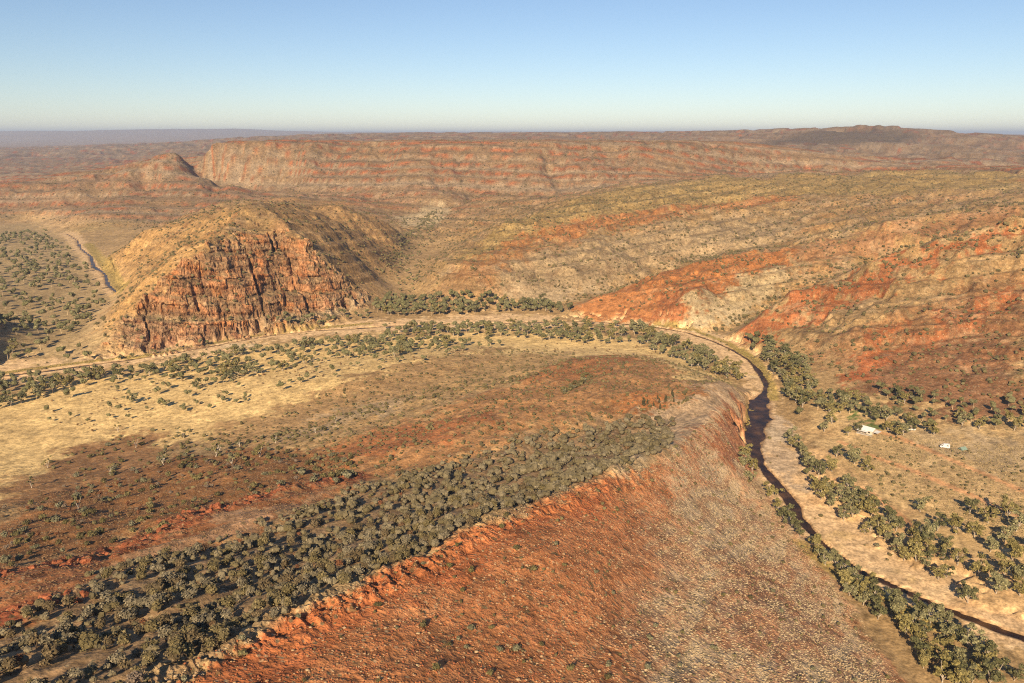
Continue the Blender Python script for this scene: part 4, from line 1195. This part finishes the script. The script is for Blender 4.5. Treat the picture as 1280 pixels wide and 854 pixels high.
_mid = np.array([W(*q) for q in [(40,845),(150,798),(300,740),(450,682),(600,615),(720,572),(830,545)]])
def where(x, y):
    d = segdist(_mid, np.array([x]), np.array([y]), closed=False)[0]
    if d < 6: return "in the middle"
    a = np.array([W(q, w) for q, w in ((200,854),(330,795),(430,746),(500,713),(620,653),(740,610),(830,574))])
    return "on the crest side" if segdist(a, np.array([x]), np.array([y]), closed=False)[0] < 24 else "on the outcrop side"
KINDS = {'gum_tree': (GUMS, 'tree', 11), 'shrub': (MULG, 'shrub', 3.4), 'bush': (BUSH, 'bush', 2.0), 'dry_bush': (DRYB, 'bush', 2.0), 'conifer': (PINE, 'tree', 6), 'ghost_gum': (GHOST, 'tree', 9)}
PNAMES = {'gum_tree': ('trunk', 'crown'), 'ghost_gum': ('trunk', 'crown'), 'conifer': ('trunk', 'crown'), 'shrub': ('stems', 'foliage'), 'bush': ('stems', 'foliage'), 'dry_bush': ('stems', 'foliage')}
REST = {}
for kind, (var, cat, hgt) in KINDS.items():
    items = [p for p in PL if p[0] == kind]
    items.sort(key=lambda p: -p[3] / math.hypot(p[1], p[2]))
    inview = []
    for p in items:
        px = 640 + FPX * p[1] / (p[2] * CP + H * SP)
        (inview if -25 < px < 1305 else REST.setdefault(kind, [])).append(p)
    for q, (kd, x, y, sc, zn) in enumerate(inview[:300]):
        z = float(gz(x, y)); v = var[random.randrange(len(var))]; tn_ = random.choices(range(len(v[1])), [5, 4, 3][:len(v[1])])[0]
        root = bpy.data.objects.new(kind, None); COL.objects.link(root)
        root.location = (x, y, z); root.rotation_euler = (0, 0, random.random() * 6.283)
        root.scale = (sc * random.uniform(.88, 1.15), sc * random.uniform(.88, 1.15), sc)
        root.empty_display_size = 0.5
        f_ = (sc - SR[zn][0]) / (SR[zn][1] - SR[zn][0] + 1e-6); sz_ = 'tall' if f_ > .62 else 'small' if f_ < .28 else 'mid-sized'
        if hgt < 4: sz_ = {'tall': 'large'}.get(sz_, sz_)
        root['label'] = ZONES[zn][0].format(s=sz_, t=TONE[kind][tn_], w=where(x, y) if zn == 'band' else '')
        root['group'] = ZONES[zn][1]; root['category'] = cat
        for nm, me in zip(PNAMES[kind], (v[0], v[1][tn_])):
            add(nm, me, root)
    REST.setdefault(kind, []).extend(inview[300:])

def rest(kind, name, shapes, c0, c1, mat, lab, k=1.0):
    it = REST.get(kind, [])
    if not it: return
    a = np.array([(p[1], p[2], p[3]) for p in it]); z = gz(a[:, 0], a[:, 1])
    t = rng.random((len(a), 1)); tint = (np.array(c0) * (1 - t) + np.array(c1) * t) * rng.uniform(.8, 1.2, (len(a), 1))
    merge(name, shapes, np.c_[a[:, :2], z], a[:, 2] * k, tint, mat, label=lab)
rest('gum_tree', 'woodland', [low_tree(700 + k) for k in range(6)], (.14, .13, .055), (.175, .16, .08), M_TUFT, "smaller gum trees farther along the river and side valley")
rest('shrub', 'thicket', [low_shrub(720 + k) for k in range(6)], (.13, .104, .05), (.20, .165, .103), M_TUFT, "far part of the grey-green thicket behind the ridge crest")
rest('bush', 'scrub', [low_bush(740 + k) for k in range(6)], (.085, .07, .03), (.145, .12, .056), M_TUFT, "scattered dark scrub dotting the hillsides", 1.25)
rest('dry_bush', 'dry_scrub', [low_bush(760 + k) for k in range(5)], (.12, .075, .04), (.16, .10, .05), M_TUFT, "thin brown scrub on the golden flat", .9)
# ------------------------------------------------------------------ tussocks and loose stones
def fg_scatter(poly, n):
    p = scatter(poly, n, 0, 6)
    # nearer ground is sampled more closely
    return p
tp = fg_scatter(FGR, 62000)
red = sample(ALB[..., 0], tp[:, 0], tp[:, 1]) / (sample(ALB[..., 2], tp[:, 0], tp[:, 1]) + 1e-3)
keepm = rng.random(len(tp)) < np.clip(.98 - red * .115 + .6 * sample(n_mid, tp[:, 0], tp[:, 1]) + .5 * sample(n_sm, tp[:, 0], tp[:, 1]), .12, 1)
tp = tp[keepm & dry(tp)]
t = rng.random((len(tp), 1))
tint = np.array([.44, .31, .17]) * (1 - t) + np.array([.40, .17, .07]) * t
pf = (1 - sstep(2.6, 5.0, sample(ALB[..., 0], tp[:, 0], tp[:, 1]) / (sample(ALB[..., 2], tp[:, 0], tp[:, 1]) + 1e-3)))[:, None]     # pale flank
tint = tint * (1 - pf) + (np.array([.48, .37, .22]) * (1 - t) + np.array([.33, .23, .125]) * t) * pf
dk = rng.random(len(tp)) < .14
tint[dk] = np.array([.15, .12, .06])
merge('tussock_grass', [tuft_shape(800 + k) for k in range(6)], np.c_[tp, gz(tp[:, 0], tp[:, 1])], np.clip(rng.lognormal(-1.0, .38, len(tp)) * (1 + .3 * pf[:, 0]), .15, .95), tint, M_TUFT, label="pale dry tussocks over the red stony slope")
tp = np.concatenate([scatter(LOWH, 5000, 0, 6), scatter([(-40,800),(0,660),(60,620),(330,560),(440,565),(445,602),(420,628),(250,692),(60,770)], 9000, 0, 6)])
t = rng.random((len(tp), 1)); tint = np.array([.29, .175, .085]) * (1 - t) + np.array([.18, .11, .055]) * t
merge('dry_grass', [tuft_shape(820 + k) for k in range(5)], np.c_[tp, gz(tp[:, 0], tp[:, 1])], rng.uniform(.25, .7, len(tp)), tint, M_TUFT, label="brown dry grass clumps on the low slopes")
tp = scatter([(1040,560),(1100,540),(1290,560),(1290,690),(1180,650),(1090,610)], 5000, 0, 6)
tp = tp[sample(TRACKM, tp[:, 0], tp[:, 1]) < .3]
t = rng.random((len(tp), 1)); tint = np.array([.42, .31, .15]) * (1 - t) + np.array([.24, .18, .09]) * t
merge('grass_clumps', [tuft_shape(840 + k) for k in range(5)], np.c_[tp, gz(tp[:, 0], tp[:, 1])], rng.uniform(.4, 1.1, len(tp)), tint, M_TUFT, label="grass clumps on the flat crossed by wheel tracks")
# reeds along the water
ALLR = []
for q, wdt in (([(0,466),(100,453),(180,444),(260,428),(330,415),(400,408),(460,406)], 3), ([(820,403),(870,411),(910,428),(935,444)], 2.4), ([(925,436),(945,450),(958,468),(965,488),(966,500)], 3.4),
               ([(1000,680),(1060,728),(1130,766),(1200,800)], 3), ([(941,500),(936,530)], 1.6), ([(110,305),(138,335),(155,362)], 7)):
    w = np.array([W(*p) for p in q])
    for a, b in zip(w[:-1], w[1:]):
        m_ = int(np.hypot(*(b - a)) * 1.6)
        ALLR.append(a + (b - a) * rng.random((m_, 1)) + rng.standard_normal((m_, 2)) * wdt * .6)
tp = np.concatenate(ALLR); t = rng.random((len(tp), 1)); tint = np.array([.34, .25, .08]) * (1 - t) + np.array([.20, .17, .055]) * t
merge('reeds', [tuft_shape(860 + k) for k in range(5)], np.c_[tp, gz(tp[:, 0], tp[:, 1])], rng.uniform(.8, 1.5, len(tp)), tint, M_TUFT, label="yellow-green reeds fringing the stream")

mrock, nt, b = new_mat("red sandstone")
oi = N(nt, "ShaderNodeObjectInfo"); tc = N(nt, "ShaderNodeTexCoord"); nz = N(nt, "ShaderNodeTexNoise"); nz.inputs['Scale'].default_value = 2.5; nz.inputs['Detail'].default_value = 5
nt.links.new(tc.outputs['Object'], nz.inputs['Vector'])
c = ramp(nt, nz.outputs[0], [(.3, (.12, .036, .02)), (.5, (.25, .08, .036)), (.72, (.38, .15, .07))])
c = mix(nt, 'MULTIPLY', 0.8, c, ramp(nt, oi.outputs['Random'], [(0, .7), (1, 1.25)]))
nt.links.new(c, b.inputs['Base Color'])
bp = N(nt, "ShaderNodeBump"); bp.inputs['Strength'].default_value = .7; bp.inputs['Distance'].default_value = .15
nt.links.new(nz.outputs[0], bp.inputs['Height']); nt.links.new(bp.outputs[0], b.inputs['Normal'])
def boulder_mesh(seed):
    r = np.random.default_rng(seed); V, F = ICO2
    V = V.copy()
    for _ in range(9):                       # flat broken faces
        d = r.standard_normal(3); d /= np.linalg.norm(d); k = .55 + .25 * r.random()
        e = V @ d - k; V -= np.clip(e, 0, None)[:, None] * d
    V *= np.array([1.2, .9, .85]) * (1 + .04 * r.standard_normal((len(V), 1)))
    return mesh_np("boulder", V, F, mrock, False)
BM = [boulder_mesh(900 + k) for k in range(6)]
w = np.array([W(*p) for p in OUTC if p[0] >= 0]); w2 = np.array([W(0, 780), W(40, 768), W(90, 758)])
for line, n_, lab, grp in ((w, 110, "red boulder in the broken outcrop line on the brown slope", "boulders of the outcrop line"), (w2, 22, "red boulder on the short ledge above the grey-green thicket", "boulders of the short ledge")):
    cum = np.r_[0, np.cumsum(np.hypot(*np.diff(line, axis=0).T))]
    for _ in range(n_):
        s_ = (random.random() ** 1.15) * cum[-1]
        x = np.interp(s_, cum, line[:, 0]) + random.gauss(0, 3.0); y = np.interp(s_, cum, line[:, 1]) + random.gauss(0, 3.0)
        o = add('boulder', random.choice(BM), label=lab, category="boulder", group=grp)
        k = random.uniform(.5, 1.5); o.location = (x, y, float(gz(x, y)) + .1 * k)
        o.rotation_euler = (random.uniform(-.4, .4), random.uniform(-.4, .4), random.random() * 6.28); o.scale = (k * random.uniform(.8, 1.3), k, k * random.uniform(.8, 1.25))
sp = scatter([(200,854),(430,748),(620,657),(830,577),(900,520),(900,600),(760,700),(700,854),(450,1000)], 4500, 0, 6)
t = rng.random((len(sp), 1)); tint = np.array([.40, .14, .055]) * (1 - t) + np.array([.22, .075, .04]) * t
merge('loose_stones', [rock_shape(950 + k) for k in range(6)], np.c_[sp, gz(sp[:, 0], sp[:, 1])], rng.uniform(.1, .3, len(sp)) , tint, M_TUFT, label="loose red stones strewn over the stony slope")

# ------------------------------------------------------------------ house, van, utility, tent
def paint_mat(name, col, rough=.5, metal=0.0, var=.08):
    m, nt, b = new_mat(name)
    tc = N(nt, "ShaderNodeTexCoord"); nz = N(nt, "ShaderNodeTexNoise"); nz.inputs['Scale'].default_value = 1.1; nz.inputs['Detail'].default_value = 5
    nt.links.new(tc.outputs['Object'], nz.inputs['Vector'])
    lo = tuple(c * (1 - 2 * var) for c in col); hi = tuple(min(1, c * (1 + var)) for c in col)
    nt.links.new(ramp(nt, nz.outputs[0], [(.35, lo), (.65, hi)]), b.inputs['Base Color'])
    b.inputs['Roughness'].default_value = rough; b.inputs['Metallic'].default_value = metal
    return m
M_ROOF = paint_mat("white roof iron", (.68, .66, .62), .5); M_WALL = paint_mat("cream wall", (.55, .48, .38)); M_DARK = paint_mat("dark opening", (.03, .03, .03), .3)
M_POST = paint_mat("timber post", (.30, .22, .15)); M_VAN = paint_mat("white van paint", (.66, .64, .6), .35); M_TYRE = paint_mat("tyre rubber", (.025, .025, .025), .8)
M_GLASS = paint_mat("dark glass", (.03, .035, .04), .1); M_TENT = paint_mat("pale green canvas", (.2, .27, .22), .8); M_CONC = paint_mat("concrete slab", (.42, .38, .33), .9)
def box(x0, x1, y0, y1, z0, z1, taper=0.0):
    V = [(x0, y0, z0), (x1, y0, z0), (x1, y1, z0), (x0, y1, z0), (x0 + taper, y0 + taper, z1), (x1 - taper, y0 + taper, z1), (x1 - taper, y1 - taper, z1), (x0 + taper, y1 - taper, z1)]
    F = [(0, 3, 2, 1), (4, 5, 6, 7), (0, 1, 5, 4), (1, 2, 6, 5), (2, 3, 7, 6), (3, 0, 4, 7)]
    return V, F
def part(name, mat, parent, *boxes):
    V = []; F = []
    for bv, bf in boxes:
        F += [tuple(i + len(V) for i in f) for f in bf]; V += bv
    return add(name, mesh_np(name, V, F, mat, False), parent)
def prism(profile, x0, x1):
    """profile in y, z extruded along x, as quads"""
    k = len(profile); V = [(x0, y, z) for y, z in profile] + [(x1, y, z) for y, z in profile]
    F = [(i, (i + 1) % k, (i + 1) % k + k, i + k) for i in range(k)]
    if k == 4: F += [(3, 2, 1, 0), (4, 5, 6, 7)]
    return V, F
def root_at(name, u, v, rz, label, cat):
    x, y = W(u, v, Z); o = bpy.data.objects.new(name, None); COL.objects.link(o)
    o.location = (x, y, float(gz(x, y)) + .05); o.rotation_euler = (0, 0, rz); o['label'] = label; o['category'] = cat
    return o
hs = root_at('house', 1084, 541, math.radians(-48), "small house with a white iron roof among the gum trees", "house")
part('slab', M_CONC, hs, box(-5.2, 5.2, -5.4, 3.6, -1.2, .12))
wl = part('wall', M_WALL, hs, box(-4.6, 4.6, 2.9, 3.1, .12, 2.75), box(-4.6, 4.6, -2.9, -2.7, .12, 2.75), box(-4.6, -4.4, -2.7, 2.9, .12, 2.75), box(4.4, 4.6, -2.7, 2.9, .12, 2.75))
part('gable', M_WALL, hs, prism([(-2.9, 2.75), (3.1, 2.75), (.15, 4.2), (.05, 4.2)], -4.58, -4.42), prism([(-2.9, 2.75), (3.1, 2.75), (.15, 4.2), (.05, 4.2)], 4.42, 4.58))
rf = part('roof', M_ROOF, hs, prism([(-3.3, 2.66), (.1, 4.36), (.1, 4.28), (-3.3, 2.58)][::-1], -5.0, 5.0), prism([(.1, 4.36), (3.5, 2.66), (3.5, 2.58), (.1, 4.28)][::-1], -5.0, 5.0))
part('ridge_cap', M_ROOF, rf, box(-5.02, 5.02, -.1, .3, 4.33, 4.42))
part('veranda_roof', M_ROOF, hs, prism([(-5.5, 2.15), (-2.95, 2.62), (-2.95, 2.56), (-5.5, 2.09)][::-1], -5.0, 2.2))
part('side_roof', M_ROOF, hs, prism([(-2.8, 2.35), (2.6, 2.5), (2.6, 2.44), (-2.8, 2.29)][::-1], 5.05, 8.2))
for x in (-4.8, -2.5, -.2, 2.0):
    part('post', M_POST, hs, box(x - .06, x + .06, -5.4, -5.28, .12, 2.1))
for x, y in ((8.0, -2.6), (8.0, 2.4)):
    part('post', M_POST, hs, box(x - .06, x + .06, y - .06, y + .06, -1.0, 2.36))
dr = part('door', M_POST, hs, box(-.5, .45, -2.96, -2.91, .12, 2.15))
part('handle', M_DARK, dr, box(.3, .36, -3.0, -2.965, 1.05, 1.12))
for x in (-3.2, 2.4):
    wi = part('window', M_POST, hs, box(x - .65, x + .65, -2.97, -2.91, .95, 2.05)); part('pane', M_GLASS, wi, box(x - .57, x + .57, -2.985, -2.972, 1.02, 1.98))
wi = part('window', M_POST, hs, box(4.61, 4.67, -.7, .7, .95, 2.05)); part('pane', M_GLASS, wi, box(4.672, 4.685, -.62, .62, 1.02, 1.98))

def wheel(parent, x, y, r=.36):
    for nm, mt, r_, wd in (('tyre', M_TYRE, r, .22), ('rim', M_VAN, r * .55, .24)):
        V = []; k = 14
        for s in (-wd / 2, wd / 2):
            V += [(x + r_ * math.cos(6.2832 * j / k), y + s, r + r_ * math.sin(6.2832 * j / k)) for j in range(k)]
        V += [(x, y - wd / 2, r), (x, y + wd / 2, r)]
        F = [(j, (j + 1) % k, (j + 1) % k + k) for j in range(k)] + [(j, (j + 1) % k + k, j + k) for j in range(k)]
        F += [((j + 1) % k, j, 2 * k) for j in range(k)] + [(j + k, (j + 1) % k + k, 2 * k + 1) for j in range(k)]
        if nm == 'tyre': t = add('wheel', mesh_np('wheel', V, F, mt, False), parent)
        else: add('rim', mesh_np('rim', V, F, mt, False), t)
vn = root_at('camper_van', 1181, 560, math.radians(158), "white box-bodied camper van parked alone on the open flat", "van")
part('body', M_VAN, vn, box(-2.6, 1.2, -1.05, 1.05, .55, 2.85, .06))
cb = part('cab', M_VAN, vn, box(1.22, 2.9, -.98, .98, .5, 1.35, .03), box(1.22, 2.3, -.95, .95, 1.351, 2.15, .12))
part('windscreen', M_GLASS, cb, box(2.25, 2.34, -.8, .8, 1.42, 2.0))
part('side_window', M_GLASS, cb, box(1.4, 2.1, -.96, -.9, 1.45, 1.98)); part('side_window', M_GLASS, cb, box(1.4, 2.1, .9, .96, 1.45, 1.98))
part('side_window', M_GLASS, vn, box(-1.9, -.7, -1.08, -1.03, 1.6, 2.2)); part('side_window', M_GLASS, vn, box(-1.9, -.7, 1.03, 1.08, 1.6, 2.2))
part('bumper', M_DARK, vn, box(2.91, 3.02, -.95, .95, .5, .72))
for y in (-.7, .7): part('headlight', M_ROOF, vn, box(2.9, 2.95, y - .15, y + .15, .85, 1.05))
for x in (-1.6, 2.0):
    for y in (-.9, .9): wheel(vn, x, y)
ut = root_at('utility_truck', 1139, 538, math.radians(175), "low white utility truck under the gum trees by the house", "truck")
part('body', M_VAN, ut, box(-2.4, 2.3, -.9, .9, .45, 1.05, .03))
cb = part('cab', M_VAN, ut, box(-.3, 1.3, -.85, .85, 1.051, 1.75, .14)); part('windscreen', M_GLASS, cb, box(1.16, 1.27, -.7, .7, 1.15, 1.62))
for y in (-.83, .79): part('side_window', M_GLASS, cb, box(.0, 1.0, y, y + .04, 1.15, 1.6))
part('tray_side', M_VAN, ut, box(-2.4, -.4, -.9, -.84, 1.051, 1.35), box(-2.4, -.4, .84, .9, 1.051, 1.35), box(-2.4, -2.34, -.84, .84, 1.051, 1.35))
for x in (-1.5, 1.5):
    for y in (-.8, .8): wheel(ut, x, y, .34)
tn = root_at('tent', 1203, 562, math.radians(20), "small pale green ridge tent on the open flat", "tent")
part('canvas', M_TENT, tn, prism([(-1.5, 0), (1.5, 0), (.04, 1.7), (-.04, 1.7)], -2.0, 2.0))
part('door_flap', M_DARK, tn, prism([(-.6, .02), (.6, .02), (.03, 1.25), (-.03, 1.25)], -2.03, -2.005))
part('fly_sheet', M_TENT, tn, prism([(-2.0, .45), (-.03, 1.82), (-.03, 1.78), (-2.0, .41)][::-1], -2.2, 2.2), prism([(.03, 1.82), (2.0, .45), (2.0, .41), (.03, 1.78)][::-1], -2.2, 2.2))
for x in (-2.1, 2.1): part('pole', M_POST, tn, box(x - .03, x + .03, -.03, .03, 0, 1.78))

# ------------------------------------------------------------------ the air
V, F = box(-60000, 60000, -3000, 60000, float(Z.min()) - 2, max(float(Z.max()), H) + 25)
mh = bpy.data.materials.new("thin blue haze"); mh.use_nodes = True
nt = mh.node_tree; nt.nodes.clear()
pv = nt.nodes.new("ShaderNodeVolumePrincipled"); pv.inputs['Color'].default_value = (.62, .75, 1.0, 1); pv.inputs['Density'].default_value = 5e-5; pv.inputs['Anisotropy'].default_value = 0.1
om = nt.nodes.new("ShaderNodeOutputMaterial"); nt.links.new(pv.outputs[0], om.inputs['Volume'])
add('haze', mesh_np('haze', V, F, mh, False), kind="stuff", label="thin pale blue haze over the far ranges")
